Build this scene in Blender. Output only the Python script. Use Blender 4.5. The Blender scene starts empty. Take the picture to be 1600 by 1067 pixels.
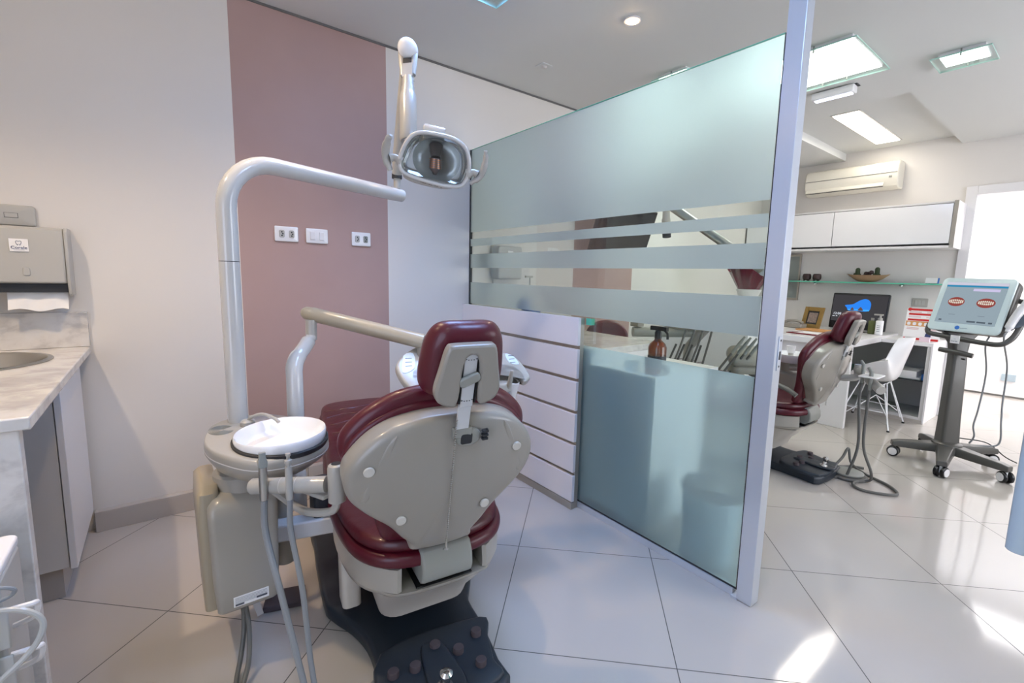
import bpy, bmesh, math, random
from mathutils import Vector, Matrix, Euler

random.seed(4)
SC = bpy.context.scene
COL = SC.collection
R = math.radians
PI = math.pi

# ---------------------------------------------------------------- camera, world, sun, exposure
SC.view_settings.view_transform = 'Standard'
SC.view_settings.look = 'None'
SC.view_settings.gamma = 1.0
SC.view_settings.use_curve_mapping = False
SC.view_settings.exposure = 0.42
cam_data = bpy.data.cameras.new('camera')
cam = bpy.data.objects.new('camera', cam_data)
COL.objects.link(cam)
cam_data.sensor_width = 36.0
cam_data.lens = 724.694 / 1600 * 36
cam_data.shift_x = (800 - 834.18) / 1600
cam_data.shift_y = (525.61 - 533.5) / 1600
cam_data.clip_start = 0.02
_yaw, _pit, _rol = R(38.865), R(-7.3147), R(1.5683)
_f = Vector((math.sin(_yaw) * math.cos(_pit), math.cos(_yaw) * math.cos(_pit), math.sin(_pit)))
_r = Vector((math.cos(_yaw), -math.sin(_yaw), 0))
_u = _r.cross(_f)
_r2 = _r * math.cos(_rol) + _u * math.sin(_rol)
_u2 = _u * math.cos(_rol) - _r * math.sin(_rol)
cam.matrix_world = Matrix(((_r2.x, _u2.x, -_f.x, 0), (_r2.y, _u2.y, -_f.y, 0), (_r2.z, _u2.z, -_f.z, 1.238), (0, 0, 0, 1)))
SC.camera = cam

world = bpy.data.worlds.new('world')
SC.world = world
world.use_nodes = True
world.node_tree.nodes['Background'].inputs[0].default_value = (0.62, 0.78, 1.0, 1)
world.node_tree.nodes['Background'].inputs[1].default_value = 1.2

sun_data = bpy.data.lights.new('sun', 'SUN')
sun_data.energy = 9.0
sun_data.angle = R(0.5)
sun_data.color = (1.0, 0.95, 0.88)
sun = bpy.data.objects.new('sun', sun_data)
COL.objects.link(sun)
sun.location = (-6, 0.5, 4)
sun.rotation_euler = Vector((-math.cos(R(30)), 0, math.sin(R(30)))).to_track_quat('Z', 'Y').to_euler()

LAMP = 11.0       # emission of the ceiling panels
DAY = 3.5        # emission of the day-lit windows
SC.cycles.max_bounces = 10
SC.cycles.transparent_max_bounces = 16
SC.cycles.transmission_bounces = 8
SC.cycles.use_denoising = True
SC.cycles.sample_clamp_indirect = 6.0
SC.cycles.caustics_reflective = False
SC.cycles.caustics_refractive = False

# ---------------------------------------------------------------- materials
def lin(h):
    h = h.lstrip('#')
    c = [int(h[i:i + 2], 16) / 255 for i in (0, 2, 4)]
    return tuple((x / 12.92 if x <= .04045 else ((x + .055) / 1.055) ** 2.4) for x in c) + (1,)

def pm(name, col, rough=.5, metal=0., spec=.5, coat=0., trans=0., ior=1.45, emit=0., bump=0., bscale=60., var=0., vscale=6.):
    m = bpy.data.materials.new(name)
    m.use_nodes = True
    nt = m.node_tree
    b = nt.nodes['Principled BSDF']
    c = lin(col) if isinstance(col, str) else tuple(col) + (1,)
    b.inputs['Base Color'].default_value = c
    b.inputs['Roughness'].default_value = rough
    b.inputs['Metallic'].default_value = metal
    b.inputs['Specular IOR Level'].default_value = spec
    b.inputs['Coat Weight'].default_value = coat
    b.inputs['Coat Roughness'].default_value = .08
    b.inputs['Transmission Weight'].default_value = trans
    b.inputs['IOR'].default_value = ior
    if emit:
        b.inputs['Emission Color'].default_value = c
        b.inputs['Emission Strength'].default_value = emit
    if bump or var:
        tc = nt.nodes.new('ShaderNodeTexCoord')
        n = nt.nodes.new('ShaderNodeTexNoise')
        nt.links.new(tc.outputs['Object'], n.inputs['Vector'])
        n.inputs['Detail'].default_value = 4
        if bump:
            n.inputs['Scale'].default_value = bscale
            bp = nt.nodes.new('ShaderNodeBump')
            bp.inputs['Strength'].default_value = bump
            bp.inputs['Distance'].default_value = .01
            nt.links.new(n.outputs['Fac'], bp.inputs['Height'])
            nt.links.new(bp.outputs['Normal'], b.inputs['Normal'])
        if var:
            n2 = nt.nodes.new('ShaderNodeTexNoise')
            nt.links.new(tc.outputs['Object'], n2.inputs['Vector'])
            n2.inputs['Scale'].default_value = vscale
            mx = nt.nodes.new('ShaderNodeMix')
            mx.data_type = 'RGBA'
            nt.links.new(n2.outputs['Fac'], mx.inputs[0])
            mx.inputs[6].default_value = tuple(x * (1 - var) for x in c[:3]) + (1,)
            mx.inputs[7].default_value = tuple(min(1, x * (1 + var)) for x in c[:3]) + (1,)
            nt.links.new(mx.outputs[2], b.inputs['Base Color'])
    return m

def emat(name, col, s):
    m = bpy.data.materials.new(name)
    m.use_nodes = True
    nt = m.node_tree
    nt.nodes.remove(nt.nodes['Principled BSDF'])
    e = nt.nodes.new('ShaderNodeEmission')
    e.inputs[0].default_value = lin(col)
    e.inputs[1].default_value = s
    nt.links.new(e.outputs[0], nt.nodes['Material Output'].inputs[0])
    return m

def glass_clear(name, tint, refl=.5):
    m = bpy.data.materials.new(name)
    m.use_nodes = True
    nt = m.node_tree
    nt.nodes.remove(nt.nodes['Principled BSDF'])
    t = nt.nodes.new('ShaderNodeBsdfTransparent')
    t.inputs[0].default_value = lin(tint)
    g = nt.nodes.new('ShaderNodeBsdfGlossy')
    g.inputs['Roughness'].default_value = .02
    fr = nt.nodes.new('ShaderNodeFresnel')
    fr.inputs[0].default_value = 1.45
    mu = nt.nodes.new('ShaderNodeMath')
    mu.operation = 'MULTIPLY'
    mu.inputs[1].default_value = refl
    mx = nt.nodes.new('ShaderNodeMixShader')
    nt.links.new(fr.outputs[0], mu.inputs[0])
    nt.links.new(mu.outputs[0], mx.inputs[0])
    nt.links.new(t.outputs[0], mx.inputs[1])
    nt.links.new(g.outputs[0], mx.inputs[2])
    nt.links.new(mx.outputs[0], nt.nodes['Material Output'].inputs[0])
    return m

def frost_mat(name, col, blur=.4, body=.35, ior=1.22):
    m = bpy.data.materials.new(name)
    m.use_nodes = True
    nt = m.node_tree
    nt.nodes.remove(nt.nodes['Principled BSDF'])
    b = nt.nodes.new('ShaderNodeBsdfRefraction')
    b.inputs['Color'].default_value = lin(col)
    b.inputs['Roughness'].default_value = blur
    b.inputs['IOR'].default_value = ior
    tl = nt.nodes.new('ShaderNodeBsdfTranslucent')
    tl.inputs[0].default_value = lin(col)
    df = nt.nodes.new('ShaderNodeBsdfDiffuse')
    df.inputs[0].default_value = lin(col)
    m1 = nt.nodes.new('ShaderNodeMixShader')
    m1.inputs[0].default_value = .45
    nt.links.new(tl.outputs[0], m1.inputs[1])
    nt.links.new(df.outputs[0], m1.inputs[2])
    m2 = nt.nodes.new('ShaderNodeMixShader')
    m2.inputs[0].default_value = body
    nt.links.new(b.outputs[0], m2.inputs[1])
    nt.links.new(m1.outputs[0], m2.inputs[2])
    nt.links.new(m2.outputs[0], nt.nodes['Material Output'].inputs[0])
    return m

def math_node(nt, op, a, b=None):
    n = nt.nodes.new('ShaderNodeMath')
    n.operation = op
    for i, v in enumerate((a, b)):
        if v is None:
            continue
        if isinstance(v, (int, float)):
            n.inputs[i].default_value = v
        else:
            nt.links.new(v, n.inputs[i])
    return n.outputs[0]

def floor_mat():
    m = pm('porcelain_tile', '#d2cec9', .1, spec=.6)
    nt = m.node_tree
    b = nt.nodes['Principled BSDF']
    tc = nt.nodes.new('ShaderNodeTexCoord')
    sp = nt.nodes.new('ShaderNodeSeparateXYZ')
    nt.links.new(tc.outputs['Object'], sp.inputs[0])
    x, y = sp.outputs[0], sp.outputs[1]
    s = .70710678
    u = math_node(nt, 'MULTIPLY', math_node(nt, 'ADD', x, y), s)
    v = math_node(nt, 'MULTIPLY', math_node(nt, 'SUBTRACT', y, x), s)
    lines = []
    cells = []
    for c, o in ((u, 1.390), (v, -.343)):
        q = math_node(nt, 'DIVIDE', math_node(nt, 'SUBTRACT', c, o), .600)
        cells.append(math_node(nt, 'FLOOR', q))
        fr = math_node(nt, 'FRACT', q)
        d = math_node(nt, 'MINIMUM', fr, math_node(nt, 'SUBTRACT', 1.0, fr))
        lines.append(math_node(nt, 'LESS_THAN', d, .0028))
    ln = math_node(nt, 'MAXIMUM', lines[0], lines[1])
    cv = nt.nodes.new('ShaderNodeCombineXYZ')
    nt.links.new(cells[0], cv.inputs[0])
    nt.links.new(cells[1], cv.inputs[1])
    wn = nt.nodes.new('ShaderNodeTexWhiteNoise')
    nt.links.new(cv.outputs[0], wn.inputs['Vector'])
    nz = nt.nodes.new('ShaderNodeTexNoise')
    nz.inputs['Scale'].default_value = 3.0
    nz.inputs['Detail'].default_value = 6
    nt.links.new(tc.outputs['Object'], nz.inputs['Vector'])
    f = math_node(nt, 'ADD', math_node(nt, 'MULTIPLY', wn.outputs['Value'], .3), math_node(nt, 'MULTIPLY', nz.outputs['Fac'], .7))
    mx = nt.nodes.new('ShaderNodeMix')
    mx.data_type = 'RGBA'
    nt.links.new(f, mx.inputs[0])
    mx.inputs[6].default_value = lin('#b2aba3')
    mx.inputs[7].default_value = lin('#bab3ac')
    m2 = nt.nodes.new('ShaderNodeMix')
    m2.data_type = 'RGBA'
    nt.links.new(ln, m2.inputs[0])
    nt.links.new(mx.outputs[2], m2.inputs[6])
    m2.inputs[7].default_value = lin('#4a4844')
    nt.links.new(m2.outputs[2], b.inputs['Base Color'])
    rg = math_node(nt, 'ADD', .09, math_node(nt, 'MULTIPLY', ln, .5))
    nt.links.new(rg, b.inputs['Roughness'])
    return m

def marble_mat():
    m = pm('marble', '#d8d4d0', .22, coat=.2)
    nt = m.node_tree
    b = nt.nodes['Principled BSDF']
    tc = nt.nodes.new('ShaderNodeTexCoord')
    mp = nt.nodes.new('ShaderNodeMapping')
    mp.inputs['Scale'].default_value = (1.6, 1.6, 2.6)
    mp.inputs['Rotation'].default_value = (.15, .2, .5)
    nt.links.new(tc.outputs['Object'], mp.inputs[0])
    n = nt.nodes.new('ShaderNodeTexNoise')
    n.inputs['Scale'].default_value = 3.2
    n.inputs['Detail'].default_value = 10
    n.inputs['Roughness'].default_value = .62
    n.inputs['Distortion'].default_value = .35
    nt.links.new(mp.outputs[0], n.inputs['Vector'])
    r = nt.nodes.new('ShaderNodeValToRGB')
    e = r.color_ramp.elements
    e[0].position = .24
    e[0].color = lin('#a09e9b')
    e[1].position = .62
    e[1].color = lin('#dcd9d5')
    x = r.color_ramp.elements.new(.44)
    x.color = lin('#c4c0bc')
    x = r.color_ramp.elements.new(.52)
    x.color = lin('#d6d2cd')
    nt.links.new(n.outputs['Fac'], r.inputs[0])
    nt.links.new(r.outputs[0], b.inputs['Base Color'])
    return m

def wall_back_mat():
    # white paint with two bands of dusty pink paint that run from floor to ceiling
    m = pm('wall_paint_banded', '#e0dbd4', .55, spec=.3)
    nt = m.node_tree
    b = nt.nodes['Principled BSDF']
    tc = nt.nodes.new('ShaderNodeTexCoord')
    sp = nt.nodes.new('ShaderNodeSeparateXYZ')
    nt.links.new(tc.outputs['Object'], sp.inputs[0])
    x = sp.outputs[0]
    bands = []
    for a, c in ((.335, 1.127), (2.72, 3.483)):
        bands.append(math_node(nt, 'MULTIPLY', math_node(nt, 'GREATER_THAN', x, a), math_node(nt, 'LESS_THAN', x, c)))
    f = math_node(nt, 'MAXIMUM', bands[0], bands[1])
    n = nt.nodes.new('ShaderNodeTexNoise')
    n.inputs['Scale'].default_value = 4
    n.inputs['Detail'].default_value = 5
    nt.links.new(tc.outputs['Object'], n.inputs['Vector'])
    pk = nt.nodes.new('ShaderNodeMix')
    pk.data_type = 'RGBA'
    nt.links.new(n.outputs['Fac'], pk.inputs[0])
    pk.inputs[6].default_value = lin('#b0938c')
    pk.inputs[7].default_value = lin('#b89d97')
    mx = nt.nodes.new('ShaderNodeMix')
    mx.data_type = 'RGBA'
    nt.links.new(f, mx.inputs[0])
    mx.inputs[6].default_value = lin('#e0dbd4')
    nt.links.new(pk.outputs[2], mx.inputs[7])
    nt.links.new(mx.outputs[2], b.inputs['Base Color'])
    return m

M = dict(
    wall=pm('wall_paint', '#dedad5', .6, spec=.3),
    wallb=wall_back_mat(),
    ceil=pm('ceiling_paint', '#dcdddb', .7, spec=.2),
    gap=pm('shadow_gap', '#6d6c6a', .8),
    floor=floor_mat(),
    base=pm('baseboard_tile', '#b5aea7', .3, var=.04),
    marble=marble_mat(),
    white=pm('white_laminate', '#e6e4e4', .3),
    whiteg=pm('white_gloss', '#eeeeef', .12, coat=.4),
    slat=pm('slat_white', '#e4e1e4', .3),
    cap=pm('cap_plastic', '#c4c0b7', .3, coat=.3),
    carc=pm('pale_grey_carcass', '#cfcdcb', .5),
    champ=pm('champagne_aluminium', '#aaa398', .35, metal=.5),
    greyp=pm('grey_panel', '#d2cec9', .5),
    alu=pm('anodised_aluminium', '#c9ced6', .28, metal=.45, coat=.3),
    cream=pm('cream_plastic', '#928d84', .3, coat=.3),
    creamu=pm('unit_cream_plastic', '#a39e94', .3, coat=.35),
    creamp=pm('base_cream_plastic', '#cfc9bf', .3, coat=.3),
    cream2=pm('old_cream_plastic', '#aa9f8a', .35, coat=.3),
    creamw=pm('white_plastic', '#aaa7a0', .28, coat=.3),
    enamel=pm('white_enamel_metal', '#c4c3c0', .16, coat=.6),
    grey=pm('grey_plastic', '#8f9089', .4),
    disp=pm('dispenser_plastic', '#b2b1ac', .35, coat=.2),
    dark=pm('dark_plastic', '#2a2c30', .45),
    black=pm('black_plastic', '#0c0c0e', .3),
    base_d=pm('dark_blue_grey_plastic', '#222a33', .42, var=.12, vscale=9, bump=.06, bscale=25),
    rubber=pm('brown_rubber', '#4a4043', .7),
    red=pm('burgundy_leather', '#500a1d', .36, coat=.12, bump=.05, bscale=45),
    reds=pm('faded_burgundy_leather', '#4a0d1b', .4, coat=.2, bump=.18, bscale=28),
    steel=pm('brushed_steel', '#b9b8b4', .28, metal=1.),
    chrome=pm('chrome', '#dadada', .1, metal=1.),
    hose=pm('grey_hose', '#86898c', .5),
    hosed=pm('dark_grey_hose', '#62615d', .5),
    lampglow=emat('ceiling_panel_glow', '#fdfffb', LAMP),
    lobbyglow=emat('lobby_panel_glow', '#fffdff', 9.),
    lampsmall=emat('small_panel_glow', '#f6fffb', 6.0),
    lampfill=emat('fill_panel_glow', '#eef8ea', 8.5),
    lampcool=emat('cool_panel_glow', '#9dbcff', 26.0),
    lampwarm=emat('warm_panel_glow', '#fff6e8', LAMP),
    spotglow=emat('spot_glow', '#ffd6a6', 120.),
    gedgel=pm('lamp_glass_edge', '#b4e0d2', .1, coat=.5),
    gedge=pm('glass_edge_green', '#5fc3a4', .1, coat=.5),
    gframe=glass_clear('lamp_cover_glass', '#f8fdfb', .6),
    gcover=glass_clear('clear_cover', '#f6f9f9', .8),
    gclear=glass_clear('partition_glass', '#f6fbf9', .35),
    gshelf=glass_clear('shelf_glass', '#bfe3d6', .7),
    frost=frost_mat('frosted_film', '#dbe6ea', .75, .30, 1.45),
    frostb=frost_mat('frosted_film_lower', '#dcf2f4', .45, .44, 1.2),
    teal=frost_mat('teal_glass', '#4fb0ab', .1, .3),
    day=emat('daylight_pane', '#d2defb', DAY),
    dayw=emat('bright_daylight_pane', '#f3f6ff', 5.0),
    taupe=pm('taupe_metal', '#55534f', .38, metal=.25, coat=.2),
    screenb=pm('white_bezel', '#d6e6e6', .25, coat=.3),
    paper=pm('white_paper', '#f0efee', .7),
    print=pm('print_grey', '#5b5f68', .7),
    navy=pm('navy_print', '#33406e', .6),
    brownglass=pm('amber_glass', '#8a3c0c', .08, trans=.55, coat=.4),
    wood=pm('pale_wood', '#a58667', .5, var=.2, vscale=14),
    gold=pm('gilded_wood', '#92763f', .35, metal=.3, var=.2, vscale=30),
    clay=pm('dark_clay', '#3d2c29', .5, bump=.6, bscale=30),
    green=pm('cactus_green', '#3d4a32', .8, bump=.8, bscale=40),
    soap=pm('green_soap', '#6d7544', .15, trans=.3),
    redp=pm('red_print', '#c5201e', .5),
    orange=pm('orange_print', '#d29a62', .6),
    blue=pm('blue_print', '#2b6fc4', .5),
    bluet=pm('blue_translucent_plastic', '#5b7fc0', .25, trans=.3),
    mirror=pm('reflector', '#eceded', .22, metal=.6),
    satin=pm('satin_metal', '#d2d4d6', .3, metal=.35),
    bulb=pm('bulb_shield', '#6d6461', .35, metal=.4),
    warmbulb=pm('copper_ring', '#a06a48', .3, metal=.8),
    foil=pm('burgundy_wrap', '#591227', .25, coat=.5, bump=.5, bscale=12),
    petal=pm('crimson_petals', '#860f2e', .6),
    tvglass=pm('dark_screen', '#15161b', .12, coat=.6),
    acw=pm('ac_plastic', '#e3dfd2', .35),
    doorw=pm('bright_white_paint', '#f2f2f4', .5),
    lobby=pm('lobby_white', '#f4f4f6', .5),
    skyblue=pm('light_blue_enamel', '#aebfca', .25, coat=.4),
    keypad=pm('keypad_blue', '#cfdde8', .3),
    gums=pm('gums', '#9c3a33', .35),
    teeth=pm('teeth', '#d8d0c2', .3),
)
# ---------------------------------------------------------------- geometry helpers
def V(*a):
    return Vector(a)

class MB:
    """collects shapes that become one mesh; coordinates are world ones unless local=True"""
    def __init__(self, local=False):
        self.v, self.f, self.m = [], [], []
        self.local = local
        self.mi = 0
    def add(self, vs, fs):
        o = len(self.v)
        self.v += [Vector(p) for p in vs]
        self.f += [tuple(i + o for i in q) for q in fs]
        self.m += [self.mi] * len(fs)
        return self
    def box(self, x0, x1, y0, y1, z0, z1):
        vs = [(x, y, z) for z in (z0, z1) for y in (y0, y1) for x in (x0, x1)]
        return self.add(vs, [(0, 2, 3, 1), (4, 5, 7, 6), (0, 1, 5, 4), (2, 6, 7, 3), (0, 4, 6, 2), (1, 3, 7, 5)])
    def obox(self, c, u, v, n, hu, hv, hn):
        c, u, v, n = Vector(c), Vector(u).normalized(), Vector(v).normalized(), Vector(n).normalized()
        vs = [c + u * (a * hu) + v * (b * hv) + n * (d * hn) for d in (-1, 1) for b in (-1, 1) for a in (-1, 1)]
        return self.add(vs, [(0, 2, 3, 1), (4, 5, 7, 6), (0, 1, 5, 4), (2, 6, 7, 3), (0, 4, 6, 2), (1, 3, 7, 5)])
    def bar(self, p0, p1, w, h, up=(0, 0, 1)):
        p0, p1 = Vector(p0), Vector(p1)
        t = (p1 - p0).normalized()
        s = t.cross(Vector(up)).normalized()
        n = s.cross(t)
        return self.obox((p0 + p1) / 2, t, s, n, (p1 - p0).length / 2, w / 2, h / 2)
    def rings(self, rings, cap0=True, cap1=True, closed=True):
        n = len(rings[0])
        vs = [p for r in rings for p in r]
        fs = []
        for i in range(len(rings) - 1):
            for j in range(n if closed else n - 1):
                k = (j + 1) % n
                fs.append((i * n + j, i * n + k, (i + 1) * n + k, (i + 1) * n + j))
        if cap0:
            fs.append(tuple(reversed(range(n))))
        if cap1:
            fs.append(tuple((len(rings) - 1) * n + j for j in range(n)))
        return self.add(vs, fs)
    def tube(self, pts, r, seg=12, cap=True, flat=1.0):
        pts = [Vector(p) for p in pts]
        n = len(pts)
        rs = r if isinstance(r, (list, tuple)) else [r] * n
        rs = [rs[min(len(rs) - 1, int(round(i * (len(rs) - 1) / max(1, n - 1))))] if len(rs) != n else rs[i] for i in range(n)]
        T = []
        for i in range(n):
            a = pts[max(0, i - 1)]
            b = pts[min(n - 1, i + 1)]
            T.append((b - a).normalized())
        ref = Vector((0, 0, 1)) if abs(T[0].z) < .9 else Vector((1, 0, 0))
        s = T[0].cross(ref).normalized()
        out = []
        for i in range(n):
            s = (s - T[i] * s.dot(T[i])).normalized()
            q = T[i].cross(s)
            out.append([pts[i] + s * (math.cos(2 * PI * k / seg) * rs[i]) + q * (math.sin(2 * PI * k / seg) * rs[i] * flat) for k in range(seg)])
        return self.rings(out, cap, cap)
    def cyl(self, p0, p1, r0, r1=None, seg=24):
        p0, p1 = Vector(p0), Vector(p1)
        return self.tube([p0, p1], [r0, r0 if r1 is None else r1], seg)
    def lathe(self, prof, o=(0, 0, 0), ax=(0, 0, 1), seg=28, sx=1., sy=1.):
        o = Vector(o)
        ax = Vector(ax).normalized()
        ref = Vector((1, 0, 0)) if abs(ax.x) < .9 else Vector((0, 1, 0))
        u = (ref - ax * ref.dot(ax)).normalized()
        w = ax.cross(u)
        rings = [[o + ax * z + u * (math.cos(2 * PI * k / seg) * max(r, 1e-5) * sx) + w * (math.sin(2 * PI * k / seg) * max(r, 1e-5) * sy) for k in range(seg)] for r, z in prof]
        return self.rings(rings, True, True)
    def ball(self, c, rx, ry=None, rz=None, seg=20, axes=None):
        ry = rx if ry is None else ry
        rz = rx if rz is None else rz
        c = Vector(c)
        A = axes or (V(1, 0, 0), V(0, 1, 0), V(0, 0, 1))
        k = seg // 2
        rings = []
        for i in range(k + 1):
            t = PI * i / k
            r, z = max(math.sin(t), 1e-4), -math.cos(t)
            rings.append([c + A[0] * (math.cos(2 * PI * j / seg) * r * rx) + A[1] * (math.sin(2 * PI * j / seg) * r * ry) + A[2] * (z * rz) for j in range(seg)])
        return self.rings(rings, True, True)
    def prism(self, out, fr, d0, d1):
        o, u, v, n = [Vector(q) for q in fr]
        r = [[o + u * a + v * b + n * d for a, b in out] for d in (d0, d1)]
        return self.rings(r)
    def slab(self, out, fr, t0, t1, r=.01, seg=4, b0=0., b1=0., warp=None, r0=None):
        """a thick plate of the closed outline with rounded rims; b0/b1 swell its two faces"""
        o, u, v, n = [Vector(q) for q in fr]
        N = len(out)
        P = [Vector((a, b)) for a, b in out]
        area = sum(P[i].x * P[(i + 1) % N].y - P[(i + 1) % N].x * P[i].y for i in range(N))
        sg = 1 if area > 0 else -1
        nr = []
        for i in range(N):
            d1_ = (P[i] - P[i - 1])
            d2_ = (P[(i + 1) % N] - P[i])
            t = (d1_.normalized() + d2_.normalized())
            t = t.normalized() if t.length > 1e-6 else d2_.normalized()
            nr.append(Vector((-t.y, t.x)) * sg)
        C = sum(P, Vector((0, 0))) / N
        rr0 = r if r0 is None else r0
        L = []
        for s in (.25, .55, .8):
            L.append((None, s, t0 - b0 * (1 - s * s)))
        for i in range(seg + 1):
            a = PI / 2 * i / seg
            L.append((rr0 * (1 - math.sin(a)), 1, t0 + rr0 * (1 - math.cos(a))))
        for i in range(seg + 1):
            a = PI / 2 * i / seg
            L.append((r * (1 - math.cos(a)), 1, t1 - r + r * math.sin(a)))
        for s in (.8, .55, .25):
            L.append((None, s, t1 + b1 * (1 - s * s)))
        rings = []
        for ins, s, d in L:
            ring = []
            for i in range(N):
                if ins is None:
                    q0 = P[i] + nr[i] * (rr0 if d < (t0 + t1) / 2 else r)
                    q = C + (q0 - C) * s
                else:
                    q = P[i] + nr[i] * ins
                a, b, dd = q.x, q.y, d
                if warp:
                    a, b, dd = warp(a, b, dd)
                ring.append(o + u * a + v * b + n * dd)
            rings.append(ring)
        if sg < 0:
            rings = [list(reversed(x)) for x in rings]
        return self.rings(rings)
    def mirror_x(self, c=0.):
        k = len(self.v)
        self.v += [Vector((2 * c - p.x, p.y, p.z)) for p in self.v]
        self.f += [tuple(reversed([i + k for i in q])) for q in self.f]
        self.m += list(self.m)
        return self

def catmull(p, n=8, closed=False):
    p = [Vector(q) for q in p]
    N = len(p)
    out = []
    rng = range(N) if closed else range(N - 1)
    for i in rng:
        if closed:
            a, b, c, d = p[i - 1], p[i], p[(i + 1) % N], p[(i + 2) % N]
        else:
            a, b, c, d = p[max(0, i - 1)], p[i], p[i + 1], p[min(N - 1, i + 2)]
        for k in range(n):
            t = k / n
            out.append(.5 * ((2 * b) + (c - a) * t + (2 * a - 5 * b + 4 * c - d) * t * t + (3 * b - a - 3 * c + d) * t ** 3))
    if not closed:
        out.append(p[-1])
    return out

def closed2(pts, n=5):
    return [(q.x, q.y) for q in catmull([(a, b, 0) for a, b in pts], n, True)]

def sym(half, c=0., n=5):
    """closed outline from its right half (top to bottom), mirrored about x = c"""
    full = [(c + a, b) for a, b in half] + [(c - a, b) for a, b in reversed(half) if a > 1e-6]
    return closed2(full, n)

def rrect(w, h, r, n=5, c=(0, 0)):
    out = []
    for sx, sy, a0 in ((1, 1, 0), (-1, 1, 90), (-1, -1, 180), (1, -1, 270)):
        for k in range(n + 1):
            a = R(a0 + 90 * k / n)
            out.append((c[0] + sx * (w / 2 - r) + math.cos(a) * r, c[1] + sy * (h / 2 - r) + math.sin(a) * r))
    return out

def ellipse(rx, ry, n=32, c=(0, 0)):
    return [(c[0] + rx * math.cos(2 * PI * k / n), c[1] + ry * math.sin(2 * PI * k / n)) for k in range(n)]

def root_of(o):
    while o.parent:
        o = o.parent
    return o

def place(o, mb, parent):
    inv = Matrix.Identity(4)
    if parent and not mb.local:
        inv = root_of(parent).matrix_basis.inverted()
    return inv

def mesh_obj(name, mb, mats, parent=None, smooth=35, bevel=0., inv=None):
    me = bpy.data.meshes.new(name)
    me.from_pydata([tuple(p) for p in mb.v], [], mb.f)
    mats = mats if isinstance(mats, (list, tuple)) else [mats]
    for m in mats:
        me.materials.append(M[m] if isinstance(m, str) else m)
    me.polygons.foreach_set('material_index', mb.m)
    if inv is not None:
        me.transform(inv)
    me.validate()
    bm = bmesh.new()
    bm.from_mesh(me)
    bmesh.ops.remove_doubles(bm, verts=bm.verts, dist=1e-6)
    bmesh.ops.recalc_face_normals(bm, faces=bm.faces)
    bm.to_mesh(me)
    bm.free()
    if smooth:
        me.polygons.foreach_set('use_smooth', [True] * len(me.polygons))
        me.set_sharp_from_angle(angle=R(smooth))
    o = bpy.data.objects.new(name, me)
    COL.objects.link(o)
    if parent:
        o.parent = parent
    if bevel:
        b = o.modifiers.new('edge', 'BEVEL')
        b.width = bevel
        b.segments = 2
        b.limit_method = 'ANGLE'
        b.angle_limit = R(40)
        b.harden_normals = False
    return o

def part(name, mb, mats, parent, label=None, smooth=35, bevel=0.):
    inv = None if mb.local else root_of(parent).matrix_basis.inverted()
    o = mesh_obj(name, mb, mats, parent, smooth, bevel, inv)
    if label:
        o['label'] = label
    return o

def tag(o, label, cat, group=None, kind=None):
    o['label'] = label
    o['category'] = cat
    if group:
        o['group'] = group
    if kind:
        o['kind'] = kind
    return o

def thing(name, label, cat, loc, rz=0., group=None, kind=None):
    o = bpy.data.objects.new(name, None)
    COL.objects.link(o)
    o.empty_display_size = .05
    o.matrix_basis = Matrix.Translation(Vector(loc)) @ Matrix.Rotation(rz, 4, 'Z')
    return tag(o, label, cat, group, kind)

def solo(name, mb, mats, label, cat, loc, group=None, kind=None, smooth=35, bevel=0.):
    """a thing that is one mesh, its origin at loc"""
    inv = None if mb.local else Matrix.Translation(-Vector(loc))
    o = mesh_obj(name, mb, mats, None, smooth, bevel, inv)
    o.location = loc
    o.matrix_basis = Matrix.Translation(Vector(loc))
    return tag(o, label, cat, group, kind)

def struct(name, mb, mats, label, cat, bevel=0., smooth=35):
    o = mesh_obj(name, mb, mats, None, smooth, bevel)
    return tag(o, label, cat, None, 'structure')

def text(name, body, size, o, u, v, mat, parent, align='CENTER', lift=.0006):
    cu = bpy.data.curves.new(name, 'FONT')
    cu.body = body
    cu.size = size
    cu.align_x = align
    cu.align_y = 'CENTER'
    cu.extrude = .0003
    cu.materials.append(M[mat] if isinstance(mat, str) else mat)
    ob = bpy.data.objects.new(name, cu)
    COL.objects.link(ob)
    u, v = Vector(u).normalized(), Vector(v).normalized()
    n = u.cross(v).normalized()
    v = n.cross(u)
    o = Vector(o) + n * lift
    mw = Matrix(((u.x, v.x, n.x, o.x), (u.y, v.y, n.y, o.y), (u.z, v.z, n.z, o.z), (0, 0, 0, 1)))
    ob.matrix_basis = root_of(parent).matrix_basis.inverted() @ mw
    bpy.context.view_layer.update()
    me = bpy.data.meshes.new_from_object(ob.evaluated_get(bpy.context.evaluated_depsgraph_get()))
    me.transform(ob.matrix_basis)
    bpy.data.objects.remove(ob)
    ob = bpy.data.objects.new(name, me)
    COL.objects.link(ob)
    ob.parent = parent
    return ob

def copy_tree(o, parent=None):
    c = o.copy()
    COL.objects.link(c)
    c.parent = parent
    for ch in list(o.children):
        copy_tree(ch, c)
    return c
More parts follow.
